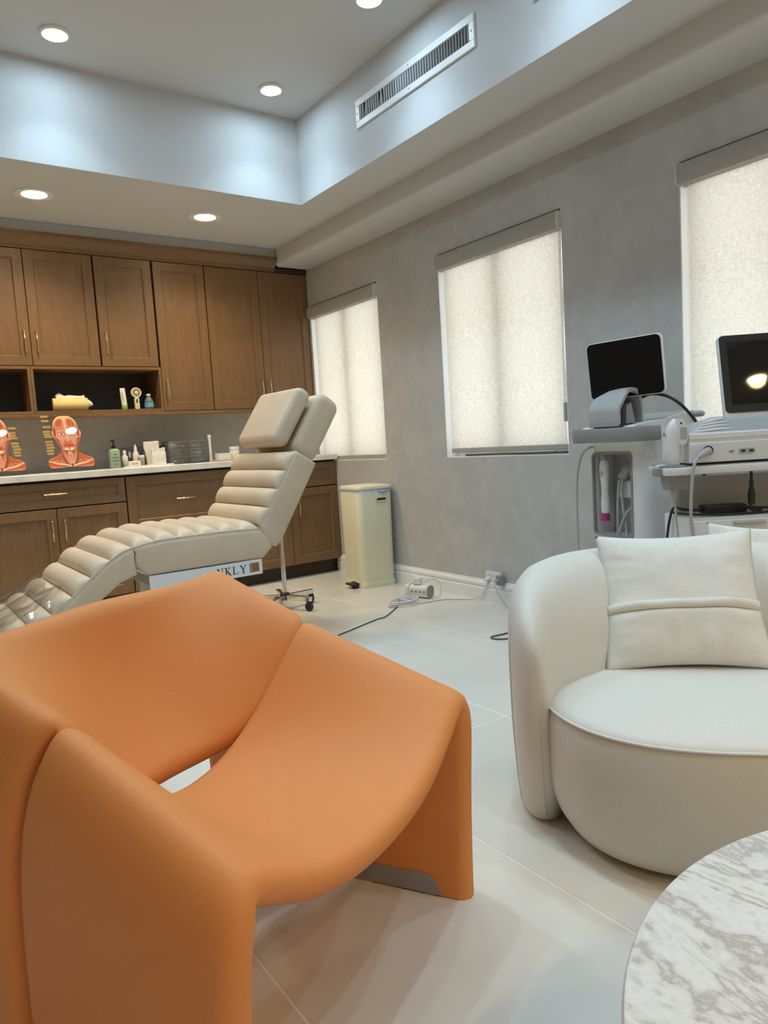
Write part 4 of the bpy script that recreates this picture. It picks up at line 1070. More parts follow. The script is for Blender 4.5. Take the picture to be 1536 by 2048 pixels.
# ------------------------------------------------------------------ machine B: rolling cart with console
MB_RZ = -yaw
def lf(l, f, z): return Vector((f*sin(yaw)+l*cos(yaw), f*cos(yaw)-l*sin(yaw), z))
L0, F0 = 1.25, 2.45
MB_LOC = lf(L0, F0, 0)
def mb(l, f, z): return (l-L0, f-F0, z)
def cart_b():
    t = thing('equipment_cart', 'white rolling cart with tray, cup holder and drawer box behind the armchair', 'cart', MB_LOC, MB_RZ)
    # tray with a tongue on the left for the holder
    pol = [(0.962, 2.455), (0.972, 2.43), (1.00, 2.420), (1.045, 2.422), (1.09, 2.428), (1.16, 2.428), (1.64, 2.428), (1.645, 2.45), (1.645, 2.68), (1.63, 2.70), (1.05, 2.70), (1.03, 2.68), (1.01, 2.58), (0.985, 2.54), (0.965, 2.50)]
    pol = [(p.x, p.y) for p in catmull([(a-L0, b-F0, 0) for a, b in pol], 4, True)]
    ob('tray', prism(pol, 0.824, 0.850, None, 0.004), 'plastic_white', t, True, radians(40))
    ob('tray_mat', bbox(1.07-L0, 1.62-L0, -0.005, 0.23, 0.8502, 0.8530), 'plastic_midgrey', t)
    ob('cup_rim', lathe([(0.030, 0.851), (0.044, 0.851), (0.044, 0.856), (0.030, 0.857)], 28, M=Matrix.Translation((1.005-L0, 2.478-F0, 0))), 'plastic_grey', t, True, radians(40))
    ob('holder_clip', bbox(0.942-L0, 0.964-L0, 2.46-F0, 2.50-F0, 0.822, 0.852, 0.003), 'plastic_grey', t)
    rings = []
    for z, a, b in ((0.824, 0.084, 0.068), (0.80, 0.080, 0.064), (0.775, 0.072, 0.056), (0.772, 0.060, 0.046)):
        rings.append([(x+1.012-L0, y+2.478-F0, z) for x, y in rrect(a, b, 0.012, 4)])
    ob('holder_cup', loft(rings), 'plastic_grey', t, True, radians(40))
    ob('upright', bbox(1.075-L0, 1.105-L0, 0.20, 0.235, 0.10, 0.824, 0.004), 'plastic_midgrey', t)
    ob('upright', bbox(1.56-L0, 1.59-L0, 0.20, 0.235, 0.10, 0.824, 0.004), 'plastic_midgrey', t)
    ob('rear_panel', bbox(1.105-L0, 1.56-L0, 0.212, 0.222, 0.60, 0.80), 'plastic_midgrey', t)
    ob('drawer_box', bbox(1.055-L0, 1.62-L0, 0.022, 0.24, 0.36, 0.668, 0.006, 2), 'plastic_white', t)
    for z0, z1 in ((0.520, 0.660), (0.365, 0.515)):
        d = ob('drawer', bbox(1.058-L0, 1.617-L0, 0.004, 0.021, z0, z1, 0.004, 2), 'plastic_white', t)
        ob('pull', bbox(1.20-L0, 1.31-L0, -0.010, 0.0035, z1-0.016, z1-0.008, 0.002), 'plastic_midgrey', d)
    ob('cart_base', bbox(1.06-L0, 1.61-L0, 0.0, 0.24, 0.07, 0.11, 0.01), 'plastic_white', t)
    for l in (1.10, 1.57):
        for f in (2.47, 2.66):
            w = lathe([(0.012, -0.012), (0.030, -0.011), (0.033, 0), (0.030, 0.011), (0.012, 0.012)], 16, M=Matrix.Translation((l-L0, f-F0, 0.033)) @ Matrix.Rotation(pi/2, 4, 'X'))
            box(w, l-L0-0.012, l-L0+0.012, f-F0-0.012, f-F0+0.012, 0.045, 0.072)
            ob('castor', w, 'rubber_black', t, True, radians(40))
    return t
cart_b()
def console_b():
    zt = 0.8535
    t = thing('console', 'white desktop console with tilted glossy black screen on the cart tray', 'console', lf(L0, F0, zt), MB_RZ)
    def q(l, f, z): return (l-L0, f-F0, z-zt)
    prof = [(2.452, 0.862), (2.449, 0.880), (2.446, 0.905), (2.446, 0.9265), (2.449, 0.930), (2.449, 0.940), (2.446, 0.943), (2.447, 0.958), (2.452, 0.963), (2.68, 0.968), (2.68, 0.862)]
    ob('base', loft([[q(l, f, z) for f, z in prof] for l in (1.05, 1.61)]), 'plastic_white', t, True, radians(35))
    ob('feet', bbox(1.08-L0, 1.58-L0, 0.02, 0.21, 0.0, 0.009), 'plastic_black', t)
    # sloping grey deck with raised ribs on the left
    d = bmesh.new()
    A = [q(1.053, 2.452, 0.9635), q(1.608, 2.452, 0.9635), q(1.60, 2.64, 1.016), q(1.215, 2.64, 1.016), q(1.053, 2.675, 0.9675), q(1.608, 2.675, 0.9675)]
    v = [d.verts.new(p) for p in A]
    d.faces.new((v[0], v[1], v[2], v[3])); d.faces.new((v[0], v[3], v[4])); d.faces.new((v[3], v[2], v[5], v[4])); d.faces.new((v[1], v[5], v[2])); d.faces.new((v[0], v[4], v[5], v[1]))
    dk = ob('deck', d, 'plastic_midgrey', t)
    for k in range(4):
        a = Vector(q(1.085+0.02*k, 2.462+0.032*k, 0.9665+0.0092*k)); b = Vector(q(1.215+0.012*k, 2.475+0.042*k, 0.9705+0.0118*k))
        ob('rib', tube([a, (a+b)/2+Vector((0, 0, 0.003)), b], [0.0015, 0.006, 0.0015], 6, 3), 'plastic_white', dk)
    # side socket with grey plug, usb ports
    ob('socket', lathe([(0.006, 0), (0.0165, 0), (0.0165, 0.004), (0.012, 0.005)], 20, M=Matrix.Translation(q(1.114, 2.4468, 0.902)) @ Matrix.Rotation(pi/2, 4, 'X')), 'plastic_black', t, True, radians(40))
    ob('port_recess', prism(rrect(0.056, 0.018, 0.006, 4), -0.0002, 0.0012, Matrix.Translation(q(1.246, 2.4468, 0.894)) @ XZ), 'plastic_midgrey', t)
    for l in (1.233, 1.261): ob('usb_port', bbox(l-0.007-L0, l+0.007-L0, 2.4446-F0, 2.4454-F0, 0.8905-zt, 0.8975-zt), 'dark_gap', t)
    u = bmesh.new()   # trident mark
    y_ = 2.4455-F0
    tube([(1.187-L0, y_, 0.894-zt), (1.205-L0, y_, 0.895-zt)], 0.0006, 5, 1, u)
    tube([(1.192-L0, y_, 0.894-zt), (1.197-L0, y_, 0.899-zt), (1.202-L0, y_, 0.899-zt)], 0.0006, 5, 1, u)
    tube([(1.190-L0, y_, 0.894-zt), (1.195-L0, y_, 0.8895-zt), (1.199-L0, y_, 0.8895-zt)], 0.0006, 5, 1, u)
    merge(u, lathe([(0.002, 0), (0.002, 0.0008)], 10, M=Matrix.Translation((1.187-L0, y_, 0.894-zt)) @ Matrix.Rotation(pi/2, 4, 'X')))
    ob('usb_mark', u, 'plastic_black', t)
    # screen, leaning back
    P = lf(1.38, 2.645, 1.14); Lt = Vector((1.92, -1.3, ZC-0.006)); dv = (P-Vector((0, 0, 1.0))).normalized(); n = ((Lt-P).normalized()-dv).normalized()
    zx = Vector((0, 0, 1)); xs = n.cross(zx).normalized()*-1; xs = xs if xs.dot(rt) > 0 else -xs
    us = n.cross(xs); us = us if us.z > 0 else -us
    c0 = lf(1.43, 2.635, 1.163)
    Mw = Matrix(((xs.x, us.x, n.x, c0.x), (xs.y, us.y, n.y, c0.y), (xs.z, us.z, n.z, c0.z), (0, 0, 0, 1)))
    inv = Matrix.LocRotScale(lf(L0, F0, zt), Matrix.Rotation(MB_RZ, 3, 'Z').to_quaternion(), None).inverted()
    Ml = inv @ Mw
    sc = ob('screen_housing', prism(rrect(0.345, 0.318, 0.018, 6, 0, -0.008), -0.022, 0.0, Ml, 0.003), 'plastic_white', t, True, radians(40))
    ob('bezel', prism(rrect(0.338, 0.290, 0.016, 6, 0, 0.004), 0.0003, 0.004, Ml, 0.001), 'plastic_black', sc)
    ob('display', prism(rrect(0.288, 0.234, 0.003, 2, 0, 0.006), 0.0042, 0.0050, Ml), 'screen_gloss', sc)
console_b()
def handpiece():
    b = lf(1.005, 2.478, 0.858)
    t = thing('handpiece', 'white handheld applicator standing in the grey cup holder', 'handpiece', b, MB_RZ)
    prof = [(0.0, 0.024, 0.020, 0.0), (0.025, 0.029, 0.024, -0.002), (0.05, 0.030, 0.025, -0.001), (0.08, 0.029, 0.025, 0.002), (0.105, 0.029, 0.026, 0.006), (0.130, 0.028, 0.024, 0.010), (0.148, 0.022, 0.019, 0.014), (0.158, 0.012, 0.012, 0.016)]
    ob('body', loft([[(cx+a*cos(2*pi*i/24), bb*sin(2*pi*i/24), z) for i in range(24)] for z, a, bb, cx in prof]), 'plastic_white', t, True, radians(50))
    ob('head_shell', loft([[(x+0.022+dx, y-0.016, z) for x, y in rrect(w, 0.026, 0.010, 4)] for z, w, dx in ((0.070, 0.030, 0.004), (0.085, 0.042, 0.004), (0.120, 0.040, 0.002), (0.145, 0.030, -0.002), (0.158, 0.020, -0.004))]), 'plastic_white', t, True, radians(50))
    ob('window_strip', bbox(0.016, 0.038, -0.0315, -0.0288, 0.088, 0.128, 0.001), 'plastic_midgrey', t)
    ob('indicator', lathe([(0.0035, 0), (0.0035, 0.001)], 10, M=Matrix.Translation((0.020, -0.0288, 0.142)) @ Matrix.Rotation(pi/2, 4, 'X')), 'plastic_black', t)
    ob('side_button', bbox(-0.030, -0.027, -0.008, 0.004, 0.100, 0.112), 'plastic_grey', t)
    ob('strain_relief', tube([(0.004, 0, -0.086), (0.004, 0, -0.100), (0.004, 0, -0.125)], [0.0125, 0.011, 0.0065], 10, 4), 'plastic_midgrey', t)
    ob('cable', tube([(0.004, 0, -0.120), (0.008, 0, -0.18), (0.010, -0.01, -0.27), (0.004, -0.01, -0.37), (0.0, -0.02, -0.55), (0.02, -0.03, -0.75), (0.06, -0.03, -0.85), (0.12, -0.02, -0.853)], 0.0042, 8, 6), 'cable_grey', t)
handpiece()
gp = thing('plug_lead', 'thick grey lead plugged into the console front and hanging down', 'cable', lf(1.114, 2.440, 0.902), MB_RZ)
ob('connector', tube([(0, 0, 0), (-0.022, -0.012, -0.008), (-0.050, -0.028, -0.020)], [0.0135, 0.0125, 0.0065], 12, 4), 'plastic_midgrey', gp)
ob('cord', tube([(-0.048, -0.027, -0.019), (-0.066, -0.038, -0.040), (-0.074, -0.040, -0.075), (-0.080, -0.04, -0.14), (-0.082, -0.04, -0.22), (-0.072, -0.04, -0.30), (-0.055, -0.04, -0.38), (-0.05, -0.04, -0.60), (-0.08, -0.05, -0.85), (-0.14, -0.05, -0.897)], 0.0056, 8, 6), 'cable_grey', gp)
pa = thing('power_adapter', 'black power adapter brick lying on top of the drawer box', 'adapter', lf(1.215, 2.56, 0.6685), MB_RZ)
ob('brick', bbox(-0.075, 0.075, -0.030, 0.030, 0.004, 0.034, 0.006, 2), 'plastic_black', pa)
ob('cord', tube([(-0.07, 0, 0.018), (-0.10, 0.0, 0.018), (-0.14, 0.01, 0.022), (-0.165, 0.04, 0.02), (-0.18, 0.06, -0.10), (-0.178, 0.05, -0.19), (-0.170, 0.04, -0.26), (-0.185, 0.03, -0.40), (-0.17, 0.03, -0.64)], [0.007, 0.005]+[0.0045]*7, 8, 5), 'plastic_black', pa)
ob('cord', tube([(0.07, 0, 0.018), (0.12, -0.01, 0.016), (0.20, -0.02, 0.012), (0.26, -0.03, 0.010), (0.12, -0.065, 0.006), (0.02, -0.075, 0.006), (-0.06, -0.065, 0.006), (-0.15, -0.03, 0.010), (-0.16, 0.05, 0.008)], [0.007, 0.005]+[0.0045]*7, 8, 5), 'plastic_black', pa)
bc = thing('bulkhead_connector', 'black barrel connector hanging under the cart tray', 'connector', lf(1.275, 2.475, 0.705), MB_RZ)
ob('barrel', lathe([(0.008, 0.0), (0.011, 0.004), (0.0125, 0.03), (0.0115, 0.045), (0.0095, 0.05), (0.0095, 0.055), (0.007, 0.058), (0.007, 0.068), (0.0085, 0.072), (0.0085, 0.080), (0.005, 0.084), (0.005, 0.118)], 20), 'plastic_black', bc, True, radians(35))
ob('cord', tube([(0, 0, 0.002), (0, 0.01, -0.012), (0.02, 0.03, -0.024), (0.06, 0.05, -0.026)], 0.0045, 8, 4), 'plastic_black', bc)

# ------------------------------------------------------------------ anatomy charts on the counter
def chart(label, cx, labels_side, light):
    y0 = 4.905
    P = Vector((cx+0.03, 4.965, 1.20)); dv = (P-Vector((0, 0, 1.0))).normalized()
    n = ((light-P).normalized()-dv).normalized()
    t = thing('anatomy_chart', label, 'chart', (cx, y0, ZCT), 0, 'clear acrylic anatomy charts')
    xs = Vector((0, 0, 1)).cross(n).normalized()*1.0
    xs = xs if xs.x > 0 else -xs
    us = n.cross(xs); us = us if us.z > 0 else -us
    Mt = Matrix(((xs.x, us.x, n.x, 0), (xs.y, us.y, n.y, 0), (xs.z, us.z, n.z, 0.004), (0, 0, 0, 1)))
    kx, kz = 0.000396, 0.000437
    def m(X, Y): return (X*kx, (860-Y)*kz)
    sheet_ = prism([m(-370, 866), m(352, 866), m(352, -34), m(-370, -34)], 0.0035, 0.0062, Mt)
    ob('acrylic_sheet', sheet_, 'acrylic', t)
    foot = bmesh.new()
    box(foot, -0.115, 0.125, -0.075, 0.055, -0.004+0.004, 0.004); 
    ob('acrylic_foot', foot, 'acrylic', t)
    ob('foot_lip', bbox(-0.115, 0.125, -0.078, -0.074, 0.0, 0.030), 'acrylic', t)
    order = ['ink_red', 'ink_orange', 'ink_cream', 'ink_pink', 'ink_dark', 'ink_lip', 'ink_gold', 'ink_brown', 'ink_white']
    bm = bmesh.new(); layer = [0]
    def poly(pts, ink, smooth=True):
        layer[0] += 1; z = 0.0004+0.00004*layer[0]
        Q = [m(*p) for p in pts]
        if smooth: Q = [(p.x, p.y) for p in catmull([(a, b, 0) for a, b in Q], 4, True)]
        v = [bm.verts.new(Mt @ Vector((a, b, z))) for a, b in Q]
        f = bm.faces.new(v); f.material_index = order.index(ink); bmesh.ops.triangulate(bm, faces=[f])
    def sym(pts, ink, smooth=True):
        poly(pts, ink, smooth); poly([(-x, y) for x, y in pts], ink, smooth)
    def ell(x, y, a, b, ink, n=12): poly([(x+a*cos(2*pi*i/n), y+b*sin(2*pi*i/n)) for i in range(n)], ink, False)
    def ells(x, y, a, b, ink): ell(x, y, a, b, ink); ell(-x, y, a, b, ink)
    def band(pts, w, ink):
        V = [Vector((x, y)) for x, y in pts]; l, r = [], []
        for i, p in enumerate(V):
            d = (V[min(i+1, len(V)-1)]-V[max(i-1, 0)]).normalized(); nn = Vector((-d.y, d.x)); ww = w*(0.55 if i in (0, len(V)-1) else 1.0)/2
            l.append(p+nn*ww); r.append(p-nn*ww)
        poly([(p.x, p.y) for p in l+r[::-1]], ink, False)
    def bands(pts, w, ink): band(pts, w, ink); band([(-x, y) for x, y in pts], w, ink)
    # shoulders and neck
    poly([(-105, 560), (-200, 612), (-325, 662), (-352, 705), (-345, 770), (-290, 802), (0, 792), (290, 802), (345, 770), (352, 705), (325, 662), (200, 612), (105, 560)], 'ink_orange')
    sym([(115, 575), (210, 625), (330, 680), (250, 690), (140, 660)], 'ink_red')
    sym([(40, 735), (150, 722), (330, 705), (335, 765), (200, 780), (60, 785)], 'ink_red')
    bands([(130, 640), (180, 690), (215, 715)], 16, 'ink_brown')
    bands([(110, 620), (130, 680), (150, 725)], 12, 'ink_brown')
    poly([(-122, 480), (122, 480), (128, 640), (90, 740), (0, 780), (-90, 740), (-128, 640)], 'ink_brown')
    for dx in (0, 1, 2): bands([(112-dx*26, 520+dx*22), (90-dx*22, 620), (58-dx*14, 700), (24-dx*4, 768)], 20-4*dx, ('ink_orange', 'ink_pink', 'ink_orange')[dx])
    poly([(-30, 560), (30, 560), (34, 660), (20, 740), (-20, 740), (-34, 660)], 'ink_pink')
    ell(0, 625, 12, 14, 'ink_red'); ell(0, 680, 10, 9, 'ink_red'); ell(0, 765, 13, 20, 'ink_dark')
    bands([(18, 775), (110, 752), (220, 735), (345, 690)], 26, 'ink_cream')
    bands([(30, 760), (80, 768), (20, 790)], 14, 'ink_cream')
    # head
    sym([(190, 240), (222, 235), (226, 290), (205, 340), (188, 330)], 'ink_pink')
    head = [(0, 0), (95, 12), (162, 70), (195, 160), (200, 250), (192, 340), (168, 430), (112, 508), (42, 548), (-42, 548), (-112, 508), (-168, 430), (-192, 340), (-200, 250), (-195, 160), (-162, 70), (-95, 12)]
    poly(head, 'ink_pink')
    poly([(-190, 150), (-155, 62), (-90, 8), (0, -2), (90, 8), (155, 62), (190, 150), (120, 70), (0, 110), (-120, 70)], 'ink_cream')
    sym([(22, 60), (70, 38), (130, 66), (172, 140), (178, 215), (120, 228), (50, 225), (28, 150)], 'ink_orange')
    sym([(40, 80), (80, 55), (125, 85), (150, 150), (110, 160), (55, 150)], 'ink_red')
    for k in range(5): bands([(50+24*k, 78+6*k), (48+25*k, 140), (44+22*k, 205)], 5, 'ink_brown' if k % 2 else 'ink_pink')
    band([(0, 60), (0, 150), (0, 240)], 26, 'ink_cream')
    sym([(178, 170), (196, 230), (190, 330), (170, 300), (160, 220)], 'ink_brown')
    # eyes
    ells(84, 272, 66, 46, 'ink_orange'); ells(84, 276, 52, 34, 'ink_pink'); ells(82, 282, 38, 18, 'ink_white'); ells(80, 284, 17, 17, 'ink_brown'); ells(80, 284, 8, 8, 'ink_dark')
    bands([(40, 268), (82, 256), (128, 272)], 9, 'ink_dark'); bands([(44, 238), (90, 226), (140, 246)], 10, 'ink_cream')
    # cheeks
    for k in range(4): bands([(170-10*k, 318+20*k), (120-12*k, 370+16*k), (70-6*k, 425+10*k)], 15, ('ink_orange', 'ink_cream', 'ink_red', 'ink_pink')[k])
    sym([(186, 345), (168, 425), (120, 500), (104, 470), (140, 410), (150, 350)], 'ink_red')
    for k in range(3): bands([(176-16*k, 360), (150-12*k, 430), (112-8*k, 488)], 5, 'ink_brown')
    # nose
    poly([(-16, 250), (16, 250), (26, 330), (48, 385), (36, 412), (0, 420), (-36, 412), (-48, 385), (-26, 330)], 'ink_pink')
    band([(0, 255), (0, 330), (0, 380)], 18, 'ink_cream'); ells(22, 404, 10, 6, 'ink_dark'); bands([(46, 372), (52, 396), (40, 412)], 6, 'ink_brown')
    # mouth
    ell(0, 462, 92, 40, 'ink_red'); poly([(-76, 460), (-30, 442), (0, 448), (30, 442), (76, 460), (30, 484), (0, 488), (-30, 484)], 'ink_lip'); band([(-74, 461), (0, 464), (74, 461)], 5, 'ink_dark')
    sym([(16, 498), (60, 500), (70, 525), (20, 545)], 'ink_cream'); ell(0, 522, 20, 20, 'ink_pink')
    me = bpy.data.meshes.new('printed_figure'); bm.to_mesh(me); bm.free()
    for k in order: me.materials.append(MATS[k])
    link('printed_figure', me, None, t)
    # small gold name tags beside the head
    rows = [(-12, 118), (55, 110), (150, 118), (222, 110), (262, 100), (300, 110), (380, 118), (425, 110), (470, 118), (515, 110), (560, 100)]
    for i, (Y, w) in enumerate(rows):
        if labels_side < 0: x0 = -352+(i % 3)*6
        else: x0 = 200+(i % 3)*6+max(0, Y-250)*0.06
        if labels_side > 0 and Y < 100: continue
        q = [m(x0, Y), m(x0+w, Y), m(x0+w, Y+32), m(x0, Y+32)]
        ob('name_tag', prism(q, 0.0003, 0.0006, Mt), 'ink_gold', t)
LTA = Vector((2.07, 2.79, ZT-0.015))
chart('clear acrylic chart of a red muscled head, nearer the soap bottle', 1.067, -1, LTA)
chart('clear acrylic chart of a red muscled head, cut off by the left edge', 0.662, 1, LTA)

# ------------------------------------------------------------------ counter clutter
def lz(prof, n=20): return lathe(prof, n)
pb = thing('pump_bottle', 'green soap bottle with black pump on the counter', 'bottle', (1.375, 5.08, ZCT))
ob('body', loft([[(x, y, z) for x, y in rrect(w, d, r, 5)] for z, w, d, r in ((0, 0.066, 0.046, 0.012), (0.004, 0.070, 0.050, 0.014), (0.115, 0.070, 0.050, 0.014), (0.128, 0.060, 0.044, 0.014), (0.134, 0.030, 0.030, 0.012))]), 'green_soap', pb, True, radians(45))
lb = bmesh.new()
for k, (w, h) in enumerate(((0.022, 0.006), (0.044, 0.007), (0.046, 0.007), (0.024, 0.004))): box(lb, -w/2, w/2, -0.0262, -0.0252, 0.092-k*0.022, 0.092-k*0.022+h)
ob('label_print', lb, 'green_dark', pb)
ob('pump_collar', lz([(0.015, 0.134), (0.015, 0.152), (0.006, 0.156), (0.006, 0.182), (0.010, 0.184), (0.010, 0.193), (0.004, 0.195)]), 'plastic_black', pb, True, radians(40))
ob('pump_spout', tube([(0, 0, 0.189), (-0.014, -0.008, 0.189), (-0.022, -0.013, 0.184)], [0.005, 0.0045, 0.003], 8, 3), 'plastic_black', pb)

og = thing('clear_organizer', 'clear acrylic organizer with sloped side holding small bottles', 'organizer', (1.50, 5.12, ZCT))
ob('base_tray', bbox(-0.09, 0.09, -0.06, 0.06, 0.0, 0.003), 'acrylic_grey', og)
ob('side_wall', loft([[(x, y, z) for y, z in ((-0.06, 0.003), (-0.055, 0.05), (-0.03, 0.10), (0.01, 0.135), (0.06, 0.14), (0.06, 0.003))] for x in (-0.09, -0.087)]), 'acrylic_grey', og)
ob('side_wall', loft([[(x, y, z) for y, z in ((-0.06, 0.003), (-0.055, 0.05), (-0.03, 0.10), (0.01, 0.135), (0.06, 0.14), (0.06, 0.003))] for x in (0.087, 0.09)]), 'acrylic_grey', og)
ob('back_wall', bbox(-0.087, 0.087, 0.057, 0.06, 0.003, 0.14), 'acrylic_grey', og)
def bottle(name, label, x, y, prof, m, cap=None, capm='plastic_white', cat='bottle', grp='small bottles in the organizer'):
    t = thing(name, label, cat, (x, y, ZCT+0.004), 0, grp)
    ob('body', lz(prof), m, t, True, radians(45))
    if cap: ob('cap', lz(cap), capm, t, True, radians(45))
    return t
bottle('dropper_bottle', 'white bottle with rounded cap at the left of the organizer', 1.455, 5.12, [(0.019, 0), (0.021, 0.004), (0.021, 0.07), (0.012, 0.082)], 'plastic_white', [(0.012, 0.082), (0.012, 0.108), (0.006, 0.116)])
bottle('spray_bottle', 'tall white spray bottle with pointed nozzle in the organizer', 1.535, 5.13, [(0.020, 0), (0.022, 0.004), (0.022, 0.085), (0.013, 0.105)], 'plastic_white', [(0.011, 0.105), (0.011, 0.130), (0.006, 0.136), (0.006, 0.152)])
bottle('serum_bottle', 'dark little bottle between the two white ones', 1.496, 5.14, [(0.014, 0), (0.015, 0.003), (0.015, 0.055), (0.008, 0.065)], 'navy', [(0.009, 0.065), (0.009, 0.095), (0.004, 0.105)], 'plastic_midgrey')
bottle('small_jar', 'small frosted jar at the right end of the organizer', 1.561, 5.09, [(0.018, 0), (0.020, 0.003), (0.020, 0.058), (0.020, 0.060)], 'plastic_midgrey', [(0.0205, 0.060), (0.0205, 0.074), (0.019, 0.076)], 'paper_white', 'jar')
tr = thing('paper_tray', 'flat white paper tray on the counter edge under the cotton box', 'tray', (1.58, 5.015, ZCT))
ob('tray_base', bbox(-0.17, 0.17, -0.035, 0.030, 0.0, 0.006, 0.001), 'paper_white', tr)
ob('tray_rim', bbox(-0.17, 0.17, -0.037, -0.0352, 0.0, 0.010), 'paper_white', tr)
bx = thing('sample_box', 'little white carton in front of the organizer bottles', 'box', (1.485, 5.015, ZCT+0.0065))
ob('carton', bbox(-0.038, 0.038, -0.02, 0.02, 0, 0.036, 0.002), 'paper_white', bx); ob('print', bbox(-0.022, 0.022, -0.0208, -0.0202, 0.010, 0.026), 'board_beige', bx)
cb = thing('cotton_box', 'white box overflowing with cotton pads, printed with thin lines', 'box', (1.655, 5.018, ZCT+0.0065))
ob('carton', bbox(-0.048, 0.048, -0.022, 0.022, 0, 0.088, 0.002), 'paper_white', cb)
ln = bmesh.new()
for k in range(7): box(ln, -0.040+k*0.013, -0.0385+k*0.013, -0.0230, -0.0222, 0.012, 0.066)
ob('printed_lines', ln, 'plastic_midgrey', cb)
pd_ = bm_mesh(bbox(-0.0065, 0.0065, -0.017, 0.017, 0.0, 0.040, 0.003, 2), 'cotton_pad'); pd_.materials.append(MATS['paper_white'])
for k in range(6):
    o = link('cotton_pad', pd_, None, cb); o.location = (-0.036+k*0.0144, 0, 0.070+0.004*(k % 3)); o.rotation_euler = (0.0, 0.12*((k % 3)-1), 0.1*(k % 2))
tb = thing('tissue_stack', 'stack of upright white tissue sleeves behind the cotton box', 'tissues', (1.648, 5.135, ZCT))
sl_ = bm_mesh(bbox(-0.050, 0.050, -0.0075, 0.0075, 0.0, 0.172, 0.003), 'sleeve'); sl_.materials.append(MATS['paper_white'])
for k in range(4):
    o = link('sleeve', sl_, None, tb); o.location = (0.004*((k % 2)*2-1), -0.028+k*0.0165, 0); o.rotation_euler = (0, 0.02*(k-1.5), 0)
cup = thing('dark_cup', 'dark round cup between tissues and clear drawers', 'cup', (1.730, 5.17, ZCT))
ob('cup_body', lz([(0.024, 0), (0.027, 0.01), (0.030, 0.135), (0.028, 0.140), (0.026, 0.130), (0.022, 0.01)]), 'plastic_black', cup, True, radians(45))

dr = thing('clear_drawer_unit', 'two-column clear acrylic drawer unit filled with supplies', 'organizer', (1.905, 5.16, ZCT))
fr_ = bmesh.new()
for x in (-0.15, -0.001, 0.147): box(fr_, x, x+0.003, -0.07, 0.07, 0, 0.165)
for z in (0.0, 0.054, 0.108, 0.162): box(fr_, -0.147, 0.147, -0.07, 0.07, z, z+0.003)
ob('shell', fr_, 'acrylic_grey', dr)
for cx_ in (-0.074, 0.074):
    for z in (0.004, 0.058, 0.112): 
        d_ = ob('drawer_front', bbox(cx_-0.070, cx_+0.070, -0.0745, -0.0715, z, z+0.048), 'acrylic_grey', dr)
        ob('edge', bbox(cx_-0.070, cx_+0.070, -0.0765, -0.0747, z+0.046, z+0.048), 'plastic_midgrey', d_)
def lump(name, label, cat, x, y, z, sx, sy, sz, m, seed, grp='supplies inside the clear drawers'):
    bm = bmesh.new(); bmesh.ops.create_icosphere(bm, subdivisions=3, radius=1.0)
    for v in bm.verts:
        k = 1+0.30*noise.noise(v.co*1.7+Vector((seed, 0, 0)))
        v.co = Vector((sup(v.co.x, 0.8)*sx*k, sup(v.co.y, 0.8)*sy*k, max(v.co.z*sz*k, -sz*0.8)+sz*0.8))
    o = ob(name, bm, m, None, True); o.location = (x, y, z); setp(o, label, cat, grp); return o
zd_ = ZCT+0.0035
lump('wipes_pack', 'crumpled white wipes pack in the top left clear drawer', 'pack', 1.800, 5.13, zd_+0.108, 0.030, 0.03, 0.022, 'paper_white', 1)
lump('pink_pouch', 'pink pouch in the top left clear drawer', 'pouch', 1.865, 5.13, zd_+0.108, 0.026, 0.03, 0.015, 'pink', 2)
lump('gauze_pack', 'small white gauze pack in the lower left clear drawer', 'pack', 1.805, 5.13, zd_, 0.024, 0.03, 0.017, 'paper_white', 3)
lump('cotton_ball', 'tiny white cotton ball in the lower left clear drawer', 'cotton ball', 1.865, 5.13, zd_, 0.013, 0.02, 0.011, 'paper_white', 4)
lump('glove_pack', 'folded white glove pack in the middle right clear drawer', 'gloves', 1.975, 5.13, zd_+0.054, 0.042, 0.035, 0.017, 'paper_white', 5)
lump('spatula_pack', 'beige packet in the top right clear drawer', 'pack', 1.975, 5.13, zd_+0.108, 0.050, 0.03, 0.012, 'board_beige', 6)
lump('sachet_pile', 'pile of pale blue sachets in the lower right clear drawer', 'sachets', 1.975, 5.13, zd_, 0.054, 0.04, 0.020, 'teal', 7)
wb = thing('file_strip', 'upright white strip at the right side of the clear drawers', 'strip', (2.075, 5.13, ZCT))
ob('strip_body', bbox(-0.010, 0.010, -0.03, 0.03, 0, 0.178, 0.002), 'plastic_white', wb); ob('strip_head', bbox(-0.013, 0.013, -0.032, 0.032, 0.178, 0.198, 0.002), 'plastic_white', wb)
bd = ob('cutting_board', bbox(2.09, 2.42, 4.98, 5.12, ZCT, ZCT+0.012, 0.003), 'board_beige'); setp(bd, 'thin beige board lying on the counter by the headrest', 'board')
wx = thing('white_box', 'low white carton on the beige board behind the headrest', 'box', (2.155, 5.06, ZCT+0.0125))
ob('carton', bbox(-0.052, 0.052, -0.03, 0.03, 0, 0.036, 0.002), 'paper_white', wx); ob('lid', bbox(-0.053, 0.053, -0.031, 0.031, 0.036, 0.045, 0.002), 'paper_white', wx)
wj = thing('white_jar', 'white jar peeking out left of the headrest', 'jar', (2.245, 5.055, ZCT+0.0125))
ob('jar_body', lz([(0.034, 0), (0.036, 0.004), (0.036, 0.062), (0.032, 0.068)]), 'plastic_white', wj, True, radians(45)); ob('jar_lid', lz([(0.037, 0.068), (0.037, 0.086), (0.034, 0.089)]), 'plastic_white', wj, True, radians(45))

